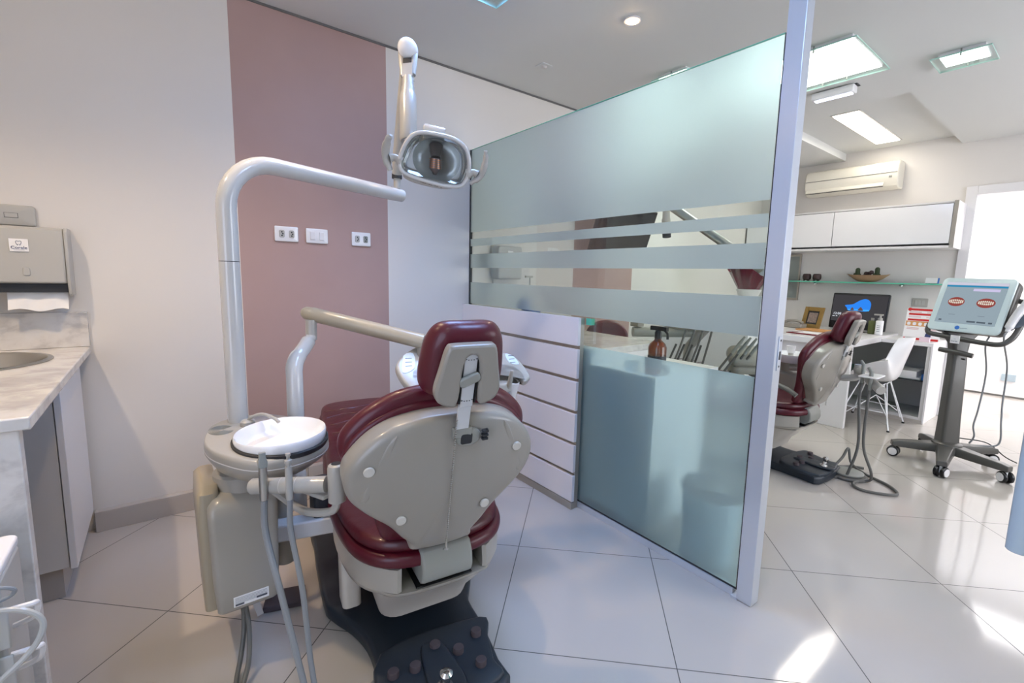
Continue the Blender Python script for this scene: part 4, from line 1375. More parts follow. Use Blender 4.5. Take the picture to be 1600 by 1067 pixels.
t = thing('spray_bottle', 'amber spray bottle with a black trigger on the cabinet behind the glass', 'spray bottle', (1.835, 1.335, .797))
part('bottle', MB().lathe([(0, 0), (.040, 0), (.043, .006), (.043, .125), (.036, .142), (.018, .158), (.015, .165), (0, .166)], (1.835, 1.335, .797), seg=28), 'brownglass', t)
part('label', MB().lathe([(.0432, .03), (.0436, .031), (.0436, .085), (.0432, .086)], (1.835, 1.335, .797), seg=28), 'dark', t, label='dark label')
k = MB()
k.lathe([(.017, .166), (.017, .196), (.012, .205)], (1.835, 1.335, .797), seg=18)
k.bar((1.835, 1.375, 1.012), (1.835, 1.285, 1.012), .020, .020)
k.tube([V(1.835, 1.335, .99), V(1.835, 1.335, 1.012)], .010, 10)
k.tube(catmull([V(1.835, 1.30, 1.005), V(1.835, 1.283, .99), V(1.835, 1.282, .965)], 4), .006, 8)
part('trigger', k, 'black', t)
t = thing('water_jug', 'blurred blue bottle behind the frosted glass above the slatted panel', 'bottle', (1.86, 2.345, .873))
part('bottle', MB().lathe([(0, 0), (.058, 0), (.062, .01), (.062, .15), (.05, .19), (.026, .215), (.022, .23), (0, .231)], (1.86, 2.345, .873)), 'bluet', t)
part('cap', MB().lathe([(.024, .2315), (.024, .258), (0, .259)], (1.86, 2.345, .873)), 'white', t)
t = thing('soap_dispenser', 'white lotion dispenser on the far counter seen through the lowest upper stripe', 'soap dispenser', (2.03, 2.58, .873))
part('bottle', MB().lathe([(0, 0), (.032, 0), (.034, .006), (.034, .26), (.012, .285), (.012, .30), (0, .301)], (2.03, 2.58, .873)), 'whiteg', t)
k = MB().cyl((2.03, 2.58, 1.174), (2.03, 2.58, 1.232), .006)
k.bar((1.99, 2.58, 1.238), (2.05, 2.58, 1.238), .016, .014)
part('pump', k, 'creamw', t)
for k_, (x, y, s, lbl) in enumerate(((1.83, 1.455, .062, 'small white carton on the cabinet left of the amber bottle'), (1.93, 1.30, .05, 'small white carton on the cabinet right of the amber bottle'))):
    solo('carton', MB().box(x - s / 2, x + s / 2, y - s / 2, y + s / 2, .797, .797 + s * .8), 'paper', lbl, 'carton', (x, y, .797), 'cartons on the cabinet behind the glass', bevel=.002)
t = thing('paper_dispenser', 'grey towel dispenser on the back wall seen through the clear stripes', 'towel dispenser', (1.99, WY, 1.18))
part('cover', MB().slab(rrect(.22, .24, .02), (V(2.0, WY - .0005, 1.335), V(1, 0, 0), V(0, 0, 1), V(0, -1, 0)), 0, .10, .015), 'disp', t)
part('logo_label', MB().box(1.975, 2.02, WY - .103, WY - .101, 1.37, 1.42), 'paper', t)
solo('door_panel', MB().box(1.91, 2.24, WY - .015, WY - .0005, 1.02, 1.30), 'greyp', 'beige panel on the back wall behind the glass partition', 'panel', (2.07, WY, 1.02))

# television on the second pink band
t = thing('television', 'black television tilted down on the far pink band of the back wall', 'television', (3.1, 2.72, 1.5))
tn = V(-.12, -.93, -.36).normalized()
tu = V(0, 0, 1).cross(tn).normalized()
tv = tn.cross(tu)
tc = V(3.06, 2.62, 1.625)
part('casing', MB().obox(tc - tn * .03, tu, tv, tn, .30, .195, .0295), 'black', t, bevel=.006)
part('screen', MB().obox(tc + tn * .0015, tu, tv, tn, .282, .176, .001), 'tvglass', t)
part('wall_mount', MB().bar((3.05, 2.66, 1.63), (3.05, WY - .001, 1.63), .10, .10), 'dark', t)

# red stool between counter and wall
t = thing('dental_stool', 'round-backed burgundy stool behind the marble counter beyond the glass', 'stool', (2.58, 2.35, 0))
for k in range(5):
    a = 2 * PI * k / 5
    lg = part('leg', MB().tube([V(2.58, 2.35, .09), V(2.58 + .25 * math.cos(a), 2.35 + .25 * math.sin(a), .065)], [.02, .013], 10), 'chrome', t)
    part('caster', MB().ball((2.58 + .25 * math.cos(a), 2.35 + .25 * math.sin(a), .027), .027, .02, .027, 14), 'dark', lg)
part('column', MB().cyl((2.58, 2.35, .08), (2.58, 2.35, .50), .022), 'chrome', t)
part('seat', MB().lathe([(0, .50), (.15, .50), (.18, .515), (.185, .545), (.17, .565), (.10, .572), (0, .573)], (2.58, 2.35, 0)), 'red', t)
bkn = V(-.77, -.62, 0).normalized()
part('backrest', MB().slab(ellipse(.155, .115, 32), (V(2.54, 2.30, .825), V(.62, -.77, 0).normalized(), V(0, 0, 1), bkn), -.03, .03, .022, 5), 'red', t)
part('back_post', MB().tube(catmull([V(2.60, 2.40, .52), V(2.66, 2.44, .60), V(2.60, 2.37, .74), V(2.575, 2.335, .80)], 5), .012, 10), 'chrome', t)

# bin behind the glass
t = thing('waste_bin', 'grey-blue pedal bin blurred behind the lower frosted glass', 'waste bin', (1.90, 1.02, 0))
part('body', MB().lathe([(.105, 0), (.118, .01), (.130, .30), (.130, .31)], (1.90, 1.02, 0), seg=32), 'skyblue', t)
part('lid', MB().lathe([(.136, .311), (.138, .33), (.12, .355), (.06, .37), (0, .373)], (1.90, 1.02, 0), seg=32), 'base_d', t)

# ---------------------------------------------------------------- far chair: spittoon, trays, light
t = thing('spittoon_unit', 'white spittoon bowl on a cream unit beyond the far dental chair', 'spittoon unit', (3.60, 1.42, 0))
part('housing', MB().slab(rrect(.20, .24, .03), (V(3.62, 1.46, .22), V(1, 0, 0), V(0, 1, 0), V(0, 0, 1)), 0, .38, .02), 'cream', t)
part('neck', MB().cyl((3.62, 1.46, .60), (3.62, 1.46, .665), .06), 'cream', t)
part('bowl', MB().lathe([(.04, .666), (.10, .68), (.135, .72), (.138, .742), (.128, .742), (.11, .705), (.05, .69), (0, .688)], (3.54, 1.40, 0), sy=1.15), 'whiteg', t)
part('bracket', MB().bar((3.40, 1.42, .34), (3.53, 1.44, .34), .06, .05), 'greyp', t)
part('link_arm', MB().tube(catmull([V(3.52, 1.40, .64), V(3.46, 1.20, .66), V(3.42, 1.06, .645), V(3.47, .98, .65)], 5), .022, 10), 'creamw', t)
H2A, H2B = V(3.49, .985, .705), V(3.30, .800, .625)
part('holder_bar', MB().tube([H2A, H2A.lerp(H2B, .5), H2B], [.026, .027, .027], 16), 'creamw', t)
part('holder_joint', MB().cyl((3.48, .975, .64), (3.48, .975, .735), .025), 'creamw', t)
for k_, (q, end, lbl) in enumerate(((.45, [(3.385, .905, .25), (3.37, .93, .08), (3.36, .96, .012), (3.30, 1.05, .010), (3.22, 1.22, .010)], 'hanging suction tip on the far holder bar, the one nearer the far chair'),
                                   (.78, [(3.345, .865, .25), (3.39, .82, .08), (3.42, .845, .012), (3.36, .95, .010), (3.24, 1.20, .010)], 'hanging suction tip at the free end of the far holder bar'))):
    p = H2A.lerp(H2B, q) + V(-.022, .022, 0)
    s = thing('suction_handpiece', lbl, 'suction handpiece', p, group='suction handpieces on the far holder bar')
    part('handle', MB().tube([p + V(0, 0, -.03), p + V(0, 0, .05), p + V(0, 0, .08), p + V(.01, .02, .105)], [.010, .011, .012, .009], 12), 'grey', s)
    part('hose', MB().tube(catmull([p + V(0, 0, -.031), p + V(-.002, .002, -.15)] + [V(*e) for e in end], 8), .0085, 8), 'hosed', s, label='dark grey rubber hose')
tx = MB().slab(rrect(.17, .10, .012), (V(3.36, .87, .690), V(1, 0, 0), V(0, 1, 0), V(0, 0, 1)), 0, .008, .003)
solo('small_tray', tx, 'white', 'small white tray above the far holder bar, in front of the shell chair', 'tray', (3.36, .87, .690))
cp = solo('plastic_cup', MB().lathe([(0, 0), (.022, 0), (.030, .05), (.028, .05), (.021, .004), (0, .004)], (3.54, 1.42, .744)), 'white', 'white plastic cup on the far spittoon bowl', 'cup', (3.54, 1.42, .744))
part('cup_stand', MB().cyl((3.54, 1.42, .689), (3.54, 1.42, .7435), .018), 'creamw', t)

ft = thing('foot_control', 'round dark foot control disc on the floor with a looped cable', 'foot control', (3.44, .955, 0))
part('base', MB().lathe([(.105, 0), (.108, .012), (.10, .020), (.06, .024), (0, .025)], (3.44, .955, 0), seg=36), 'hosed', ft)
part('pedal', MB().lathe([(.085, .0255), (.086, .034), (.07, .040), (0, .043)], (3.44, .955, 0), seg=36), 'grey', ft)
part('cable', MB().tube(catmull([V(3.37, .88, .012), V(3.30, .885, .010), V(3.255, .83, .009), V(3.29, .735, .009), V(3.365, .675, .009), V(3.47, .745, .009), V(3.56, .90, .009), V(3.64, 1.00, .03), V(3.655, 1.03, .12), V(3.60, 1.045, .06), V(3.50, 1.07, .012), V(3.40, 1.12, .009), V(3.26, 1.24, .012)], 8), .0085, 8), 'hosed', ft)
solo('floor_hose', MB().tube(catmull([V(3.20, 1.28, .03), V(3.34, 1.20, .010), V(3.52, 1.06, .009), V(3.62, 1.00, .009), V(3.66, .93, .009)], 8), .0085, 8), 'hosed', 'grey hose lying on the floor between the far chair and the foot control', 'hose', (3.4, 1.1, .01))

T2 = V(2.613, 1.511, .968)
t = thing('instrument_table', 'cream instrument tray with hanging hoses seen through the lower clear stripe', 'instrument table', (2.75, 1.75, 0))
u2, v2 = V(.80, -.60, 0), V(.60, .80, 0)
part('tray_body', MB().slab(closed2([(-.27, 0), (-.24, .10), (0, .15), (.24, .10), (.27, 0), (.10, -.06), (-.10, -.06)], 5), (T2, u2, v2, V(0, 0, 1)), -.022, .03, .015), 'cream', t)
part('arm', MB().tube([V(2.22, 1.80, .925), V(2.40, 1.68, .925), V(2.52, 1.58, .93)], .030, 14), 'grey', t)
part('gauge_box', MB().box(2.22, 2.28, 1.765, 1.825, .957, 1.03), 'cream', t, bevel=.005)
part('column', MB().tube([V(2.75, 1.75, 0), V(2.75, 1.75, .80), V(2.68, 1.60, .945)], .035, 14), 'creamw', t)
part('column_foot', MB().lathe([(.14, 0), (.15, .01), (.14, .03), (.04, .045)], (2.75, 1.75, 0)), 'creamw', t)
pv_ = V(.45, .6, .66).normalized()
part('side_pod', MB().slab(rrect(.22, .15, .05, 5), (V(2.70, 1.33, .800), u2, pv_, u2.cross(pv_)), -.035, .035, .03, b0=.01, b1=.01), 'cream', t)
part('lower_pod', MB().slab(rrect(.24, .12, .05, 5), (V(2.70, 1.31, .725), u2, v2, V(0, 0, 1)), -.02, .025, .018), 'cream', t)
for (a_, b_) in (((2.417, 1.564, .950), (2.334, 1.626, .640)), ((2.456, 1.532, .950), (2.370, 1.596, .630)), ((2.494, 1.501, .948), (2.412, 1.562, .62)), ((2.535, 1.467, .946), (2.478, 1.510, .63))):
    a_, b_ = V(*a_), V(*b_)
    part('hose', MB().tube(catmull([a_, a_.lerp(b_, .3) + V(-.004, .003, -.03), b_, b_ + V(-.02, .05, -.14), b_ + V(.06, .12, -.12), a_ + V(.06, .10, -.10)], 7), .0065, 8), 'hosed', t, label='dark grey hanging hose')
lbls = ['grey handpiece leftmost in the slanted holder below the far instrument tray', 'grey handpiece second from the left below the far instrument tray', 'grey handpiece third from the left below the far instrument tray', 'grey handpiece rightmost in the slanted holder below the far instrument tray']
for k in range(4):
    p = V(2.605 + .026 * k, 1.300 - .022 * k, .930 - .004 * k)
    e = V(2.515 + .03 * k, 1.455 - .025 * k, .64)
    hp = thing('handpiece', lbls[k], 'handpiece', p.lerp(e, .3), group='handpieces on the far tray')
    part('grip', MB().tube([p, p.lerp(e, .12), p.lerp(e, .35)], [.006, .0095, .010], 10), 'grey', hp)
    part('hose', MB().tube(catmull([p.lerp(e, .352), p.lerp(e, .7), e, e + V(-.03, .06, -.12), e + V(.03, .12, -.08)], 6), .007, 8), 'hosed', hp)
# far light
t = thing('operating_light', 'far operating light with a silver diagonal arm behind the glass stripes', 'operating light', (3.66, 1.62, .6))
part('pole', MB().tube(catmull([V(3.66, 1.62, .58), V(3.66, 1.62, 1.10), V(3.60, 1.60, 1.26), V(3.3, 1.5, 1.30), V(2.86, 1.345, 1.315)], 8), .034, 16), 'enamel', t)
part('spring_arm', MB().tube([V(2.845, 1.355, 1.32), V(2.40, 1.775, 1.72)], [.027, .027], 18), 'steel', t)
part('elbow', MB().ball((2.39, 1.785, 1.73), .035), 'whiteg', t)
part('front_arm', MB().tube([V(2.335, 1.700, 1.72), V(2.330, 1.690, 1.60), V(2.33, 1.690, 1.59), V(2.325, 1.68, 1.54)], [.018, .022, .026, .026], 14), 'creamw', t)
part('elbow_link', MB().tube([V(2.39, 1.785, 1.73), V(2.335, 1.70, 1.71)], .02, 12), 'creamw', t)
part('lamp_joint', MB().tube([V(2.325, 1.68, 1.539), V(2.322, 1.672, 1.488)], [.027, .024], 14), 'dark', t)
# bouquet
solo('tall_cabinet', MB().box(4.02, 4.54, 1.98, WY - .002, 0, 1.115), 'white', 'tall white cabinet carrying the wrapped bouquet behind the glass', 'cabinet', (4.28, 2.5, 0), bevel=.003)
t = thing('bouquet', 'bouquet in dark red wrapping standing behind the clear stripe next to the post', 'bouquet', (4.3, 2.15, 1.116))
k = MB()
nn = 22
r0 = [V(4.3 + .09 * math.cos(2 * PI * i / nn), 2.15 + .09 * math.sin(2 * PI * i / nn), 1.165) for i in range(nn)]
r1 = [V(4.3 + (.20 + .05 * (i % 2)) * math.cos(2 * PI * i / nn), 2.15 + (.20 + .05 * (i % 2)) * math.sin(2 * PI * i / nn), 1.40 + .06 * (i % 2)) for i in range(nn)]
r2 = [p + (V(4.3, 2.15, p.z) - p) * .03 for p in r1]
r3 = [p + (V(4.3, 2.15, p.z) - p) * .1 + V(0, 0, .02) for p in r0]
k.rings([r0, r1, r2, r3], True, False)
part('wrapping', k, 'foil', t, smooth=0)
k = MB()
for i in range(16):
    a, r_ = i * 2.4, .03 + .012 * i
    k.ball((4.3 + r_ * math.cos(a) * .8, 2.15 + r_ * math.sin(a) * .8, 1.35 + .05 * random.random()), .04, .04, .03, 10)
part('blossom', k, 'petal', t)
part('pot', MB().lathe([(.085, 0), (.11, .06), (.105, .062), (0, .05)], (4.3, 2.15, 1.1155)), 'greyp', t)

# ---------------------------------------------------------------- far wall units
t = thing('air_conditioner', 'white split air conditioner high on the far wall', 'air conditioner', (5.8, 1.89, 2.21))
AY0, AY1 = 1.462, 2.317
prof = [(FX - .0005, 2.215), (FX - .0005, 2.478), (FX - .13, 2.478), (FX - .175, 2.462), (FX - .195, 2.43), (FX - .200, 2.36), (FX - .195, 2.30), (FX - .165, 2.235), (FX - .12, 2.212)]
k = MB().rings([[V(x, y, z) for x, z in prof] for y in (AY0, AY1)])
part('casing', k, 'acw', t, bevel=.012)
k = MB()
k.box(FX - .2025, FX - .199, AY0 + .01, AY1 - .01, 2.357, 2.361)
fl = MB().obox(V(FX - .184, (AY0 + AY1) / 2 + .05, 2.266), V(0, 1, 0), V(.42, 0, .9), V(-.9, 0, .42), .36, .030, .003)
part('louvre', fl, 'acw', t, bevel=.002)
for dz_ in (-.034, .034):
    k.obox(V(FX - .184 - .42 * dz_ * -.4 * 1.0, (AY0 + AY1) / 2 + .05, 2.266 + dz_), V(0, 1, 0), V(0, 0, 1), V(1, 0, 0), .36, .0022, .006)
part('seam_line', k, 'dark', t)
k = MB()
for i in range(3):
    k.box(FX - .200, FX - .197, AY0 + .05, AY0 + .075, 2.31 + .008 * i, 2.314 + .008 * i)
part('indicator', k, 'grey', t)

t = thing('wall_cupboard', 'long white wall cupboard with flap doors above the glass shelf', 'cupboard', (5.72, 1.9, 1.60))
UY0, UY1, UX = .955, WY - .02, 5.55
bx = MB()
bx.box(UX + .018, FX - .0005, UY0, UY0 + .02, 1.600, 2.015)
bx.box(UX + .018, FX - .0005, UY0 + .0205, UY1, 1.995, 2.015)
bx.box(UX - .0, FX - .0005, UY0 + .0205, UY1, 1.600, 1.622)
bx.box(FX - .02, FX - .0006, UY0 + .0205, UY1, 1.6225, 1.9945)
part('carcass', bx, 'white', t, bevel=.002)
k = MB()
k.box(UX - .001, UX + .0175, UY0, UY0 + .03, 1.600, 2.015)
part('edge_profile', k, 'champ', t)
for y0, y1 in ((UY0 + .034, 1.930), (1.936, UY1)):
    dr = part('flap_door', MB().box(UX, UX + .016, y0, y1, 1.640, 1.990), 'whiteg', t, bevel=.0015)
    rm = MB().box(UX + .0005, UX + .0155, y0, y1, 1.6335, 1.6395)
    rm.box(UX + .0005, UX + .0155, y0, y1, 1.9905, 1.9945)
    part('dark_gap', rm, 'dark', dr)
t = thing('glass_shelf', 'green-edged glass shelf on the far wall', 'shelf', (5.8, 1.7, 1.265))
part('glass', MB().box(5.70, FX - .001, 1.02, WY - .05, 1.265, 1.275), 'gshelf', t)
part('edge', MB().box(5.697, 5.6998, 1.02, WY - .05, 1.264, 1.276), 'gedge', t)
for y in (1.36, 2.16):
    k = MB().cyl((5.84, y, 1.255), (FX - .001, y, 1.255), .014)
    k.ball((5.84, y, 1.250), .016)
    part('bracket', k, 'chrome', t)
for k_, (y, lbl) in enumerate(((2.23, 'dark carved clay pot at the left end of the glass shelf'), (2.125, 'dark carved clay pot just right of its twin on the glass shelf'))):
    t = thing('clay_pot', lbl, 'pot', (5.79, y, 1.276), group='carved clay pots on the glass shelf')
    part('pot', MB().lathe([(.025, .012), (.040, .022), (.045, .048), (.040, .075), (.030, .082), (.026, .078), (.03, .05), (0, .03)], (5.79, y, 1.276)), 'clay', t)
    for i in range(3):
        a = 2 * PI * i / 3
        part('leg', MB().cyl((5.79 + .026 * math.cos(a), y + .026 * math.sin(a), 1.276), (5.79 + .026 * math.cos(a), y + .026 * math.sin(a), 1.296), .008, seg=10), 'clay', t)
t = thing('wooden_bowl', 'boat-shaped pale wooden bowl on the glass shelf', 'bowl', (5.79, 1.64, 1.276))
BL, BW, BH = .195, .055, .075
rings = []
for k, z in ((.10, .0), (.42, .006), (.70, .030), (.90, .060), (1.0, BH), (.96, BH), (.85, .055), (.55, .030), (.1, .02)):
    ring = []
    for i in range(36):
        a = 2 * PI * i / 36
        ring.append(V(5.79 + BW * k * math.sin(a) * (1 - .25 * abs(math.cos(a)) ** 4), 1.64 + BL * k * math.cos(a), 1.276 + z + .012 * abs(math.cos(a)) ** 6 * k))
    rings.append(ring)
part('hull', MB().rings(rings, True, True), 'wood', t, smooth=60)
part('soil', MB().rings([[V(5.79 + BW * .80 * math.sin(2 * PI * i / 24), 1.64 + BL * .80 * math.cos(2 * PI * i / 24), 1.276 + z) for i in range(24)] for z in (.055, .066)]), 'clay', t)
for k_, (y, h, lbl) in enumerate(((1.735, .085, 'upright cactus at the left end of the wooden bowl'), (1.562, .092, 'upright cactus at the right end of the wooden bowl'))):
    k = MB().lathe([(.016, 0), (.022, .015), (.022, h * .8), (.013, h * .95), (0, h)], (5.79, y, 1.3425), seg=14)
    k.ball((5.79, y + .022, 1.356), .017, seg=12)
    k.ball((5.785, y - .020, 1.354), .014, seg=12)
    solo('cactus', k, 'green', lbl, 'cactus', (5.79, y, 1.3425), 'cacti in the wooden bowl')
k = MB()
for i in range(7):
    k.ball((5.79 + .02 * math.cos(i * 1.9), 1.635 + .03 * math.sin(i * 2.3), 1.356 + .012 * (i % 3)), .020, seg=10)
solo('succulent', k, 'clay', 'low dark succulent in the middle of the wooden bowl', 'succulent', (5.79, 1.635, 1.343))
t = thing('card_holder', 'white card holder with a blue edge at the right end of the glass shelf', 'card holder', (5.8, 1.11, 1.276))
part('card', MB().obox((5.80, 1.12, 1.305), (0, 1, 0), (.3, 0, .95), (-.95, 0, .3), .045, .027, .002), 'paper', t)
part('blue_edge', MB().obox((5.80, 1.068, 1.305), (0, 1, 0), (.3, 0, .95), (-.95, 0, .3), .006, .027, .002), 'blue', t)
part('foot', MB().box(5.785, 5.835, 1.07, 1.16, 1.2755, 1.282), 'dark', t)
t = thing('wall_switch', 'white switch plate on the far wall below the glass shelf', 'switch plate', (FX, 1.205, 1.045))
part('cover', MB().slab(rrect(.125, .085, .008), (V(FX - .0005, 1.205, 1.088), V(0, -1, 0), V(0, 0, 1), V(-1, 0, 0)), 0, .010, .004), 'creamw', t)
k = MB()
for i in (-1, 0, 1):
    k.slab(rrect(.022, .045, .003), (V(FX - .0108, 1.205 + .028 * i, 1.088), V(0, -1, 0), V(0, 0, 1), V(-1, 0, 0)), 0, .004, .0015)
part('rocker', k, 'disp', t)
t = thing('wall_frame', 'grey framed notice on the far wall just right of the partition post', 'picture frame', (FX, 2.42, 1.06))
k = MB()
for y0, y1, z0, z1 in ((2.345, 2.36, 1.05, 1.585), (2.69, 2.705, 1.05, 1.585), (2.3605, 2.6895, 1.05, 1.075), (2.3605, 2.6895, 1.56, 1.585)):
    k.box(FX - .025, FX - .0005, y0, y1, z0, z1)
part('frame', k, 'champ', t)
part('sheet', MB().box(FX - .008, FX - .0006, 2.3605, 2.6895, 1.0755, 1.5595), pm('grey_sheet', '#8f9692', .3), t)

# ---------------------------------------------------------------- desk, cupboard and what stands on them
t = thing('desk', 'white desk with a thick top along the far wall', 'desk', (5.2, 2.1, 0))
part('top', MB().box(4.55, FX - .002, 1.345, WY - .002, .712, .765), 'white', t, bevel=.003)
part('end_panel', MB().box(4.555, 4.60, 1.345, 1.60, 0, .7115), 'white', t, bevel=.002)
part('front_panel', MB().box(4.602, 4.62, 1.6005, WY - .01, .02, .7115), 'white', t, bevel=.002)
t = thing('open_cupboard', 'low white open cupboard with a glass shelf right of the desk', 'cupboard', (5.63, 1.1, 0))
k = MB()
k.box(5.36, FX - .025, .972, 1.000, 0, .7115)
k.box(5.36, FX - .025, 1.94, 1.965, 0, .7105)
k.box(5.36, FX - .025, 1.0005, 1.9395, .03, .055)
k.box(FX - .042, FX - .0255, 1.0005, 1.9395, .0555, .7105)
part('carcass', k, 'carc', t, bevel=.001)
part('edge_band', MB().box(5.352, 5.3598, .970, 1.9645, 0, .03), 'base', t)
part('side_panel', MB().box(5.352, FX - .025, .958, .9718, 0, .7115), 'white', t, bevel=.001)
k = MB().box(5.35, FX - .026, .958, 1.344, .712, .745)
part('top', k, 'white', t, bevel=.002)
part('glass_shelf', MB().box(5.37, FX - .045, 1.002, 1.938, .385, .393), 'gshelf', t)
part('shelf_edge', MB().box(5.366, 5.3698, 1.002, 1.938, .384, .394), 'dark', t)
for k_, (y0, y1, z0, h, lbl) in enumerate(((1.03, 1.26, .3935, .016, 'bottom stack of printed sheets on the cupboard glass shelf'), (1.06, 1.22, .410, .055, 'white ream of paper on top of the sheets in the cupboard'))):
    solo('paper_stack', MB().box(5.40, 5.70, y0, y1, z0, z0 + h), 'paper', lbl, 'paper stack', (5.55, (y0 + y1) / 2, z0), 'papers in the open cupboard', bevel=.001)
solo('paper_stack', MB().box(5.42, 5.66, 1.005, 1.027, .3935, .445), 'blue', 'thin blue folder at the right end of the cupboard shelf', 'folder', (5.55, 1.016, .3935))

# all-in-one computer
t = thing('desktop_computer', 'black all-in-one computer on the desk showing its lock screen', 'computer', (5.62, 1.63, .766))
cn = V(-.985, 0, .17).normalized()
cu_ = V(0, -1, 0)
cv_ = cn.cross(cu_)
cc = V(5.60, 1.634, .975)
part('casing', MB().slab(rrect(.500, .372, .012), (cc, cu_, cv_, cn), -.035, 0, .006), 'black', t)
sc_ = part('screen', MB().obox(cc + V(0, 0, .028) + cn * .0012, cu_, cv_, cn, .238, .138, .0008), emat('lock_screen_glow', '#3c3b3e', .9), t, label='lit dark grey lock screen with a blue cove picture')
S_ = lambda a, b, d=.0024: cc + V(0, 0, .028) + cu_ * a + cv_ * b + cn * d
cove = [(-.125, .030), (-.06, .042), (-.03, .062), (0, .085), (.04, .102), (.075, .095), (.10, .062), (.102, .02), (.095, -.012), (.06, -.026), (-.02, -.022), (-.09, -.022), (-.105, .005)]
part('cove_picture', MB().prism(closed2(cove, 3), (S_(0, 0, .0021), cu_, cv_, cn), 0, .0004), emat('cove_blue', '#2a78d8', 1.0), sc_)
part('cove_sea', MB().prism([(-.092, -.021), (.092, -.021), (.097, -.006), (-.096, -.006)], (S_(0, 0, .0026), cu_, cv_, cn), 0, .0002), emat('cove_sea_blue', '#3f9be0', 1.0), sc_)
k = MB()
for a, w_, h in ((-.055, .016, .030), (.018, .022, .036)):
    k.prism(closed2([(a - w_, -.018), (a - w_ * .5, -.018 + h * .7), (a, -.018 + h), (a + w_ * .6, -.018 + h * .6), (a + w_, -.018)], 3), (S_(0, 0, .0029), cu_, cv_, cn), 0, .0002)
part('sea_rock', k, emat('rock_brown', '#5d4a44', .9), sc_)
wt = emat('screen_white', '#cdd2dc', 1.0)
text('clock', '12:08', .034, S_(-.185, -.062), cu_, cv_, wt, sc_)
k = MB()
for i, w_ in enumerate((.018, .012, .004, .020)):
    k.obox(S_(-.215 + .028 * i, -.088), cu_, cv_, cn, w_ * .6, .0030, .0002)
part('date_line', k, wt, sc_)
k = MB().bar((5.63, 1.634, .772), (5.645, 1.634, .83), .10, .03, (0, 1, 0))
k.box(5.55, 5.68, 1.54, 1.73, .766, .7715)
part('foot', k, 'black', t)
t = thing('photo_frame', 'gilded photo frame leaning on the desk left of the computer', 'picture frame', (5.5, 2.01, .766))
fn = V(-.93, .22, .28).normalized()
fu_ = V(0, 0, 1).cross(fn).normalized()
fv_ = fn.cross(fu_)
fc_ = V(5.50, 2.02, .882)
k = MB()
for a, b, hu_, hv_ in ((-.085, 0, .022, .117), (.085, 0, .022, .117), (0, .095, .0625, .022), (0, -.095, .0625, .022)):
    k.obox(fc_ + fu_ * a + fv_ * b, fu_, fv_, fn, hu_, hv_, .008)
part('frame', k, 'gold', t, bevel=.003)
part('mount', MB().obox(fc_ - fn * .003, fu_, fv_, fn, .064, .074, .002), 'dark', t)
part('photo', MB().obox(fc_ - fn * .0005, fu_, fv_, fn, .048, .055, .0004), pm('photo_print', '#8d7d74', .4, var=.75, vscale=70), t)
k = MB().obox(fc_ - fn * .07 + V(.0, 0, -.03), fu_, V(.35, 0, .94), V(.94, 0, -.35), .02, .085, .002)
part('strut', k, 'black', t)
t = thing('desk_phone', 'cream desk telephone on the left of the desk', 'telephone', (5.42, 2.16, .766))
part('base', MB().slab(rrect(.17, .20, .02), (V(5.42, 2.16, .766), V(1, 0, 0), V(0, 1, 0), V(0, 0, 1)), 0, .045, .012), 'cream', t)
part('handset', MB().tube(catmull([V(5.37, 2.25, .812), V(5.37, 2.21, .838), V(5.38, 2.12, .842), V(5.39, 2.07, .818)], 6), [.020, .014, .014, .020], 12), 'cream', t)
t = thing('clipboard', 'dark red folder with white sheets lying on the desk edge', 'folder', (4.83, 1.75, .766))
part('cover', MB().obox((4.85, 1.76, .770), (.15, 1, 0), (-1, .15, 0), (0, 0, 1), .19, .13, .003), pm('maroon_card', '#7e1c28', .5), t)
part('sheet', MB().obox((4.86, 1.75, .7755), (.15, 1, 0), (-1, .15, 0), (0, 0, 1), .15, .10, .002), 'paper', t)
solo('paper_stack', MB().obox((5.25, 1.88, .7725), (.1, 1, 0), (-1, .1, 0), (0, 0, 1), .15, .12, .006), 'orange', 'tan papers on the desk in front of the photo frame', 'paper stack', (5.25, 1.88, .766))
solo('pen_tray', MB().slab(rrect(.08, .14, .02), (V(5.33, 2.36, .766), V(1, 0, 0), V(0, 1, 0), V(0, 0, 1)), 0, .03, .008), 'black', 'black object at the left end of the desk beside the telephone', 'desk tray', (5.33, 2.36, .766))
def pump(x, y, s, h, body, label, grp):
    t = thing('soap_dispenser', label, 'soap dispenser', (x, y, .766), group=grp)
    part('bottle', MB().slab(rrect(s, s, s * .28, 4), (V(x, y, .766), V(1, 0, 0), V(0, 1, 0), V(0, 0, 1)), 0, h, .008), body, t)
    return t
t = pump(5.50, 1.475, .058, .135, 'soap', 'square green gel bottle on the desk in front of the computer', 'pump bottles on the desk')
part('cap', MB().cyl((5.50, 1.475, .9015), (5.50, 1.475, .925), .014), 'creamw', t)
t = pump(5.47, 1.405, .058, .14, 'paper', 'white-labelled pump bottle on the desk right of the green bottle', 'pump bottles on the desk')
k = MB().cyl((5.47, 1.405, .906), (5.47, 1.405, .955), .009)
k.box(5.455, 5.485, 1.385, 1.455, .955, .969)
k.lathe([(.02, .906), (.02, .928), (.01, .935)], (5.47, 1.405, 0), seg=16)
part('pump', k, 'creamw', t)
k = MB()
for i in range(4):
    k.box(5.4395, 5.4405, 1.392, 1.418, .80 + .018 * i, .804 + .018 * i)
part('label_print', k, 'print', t)
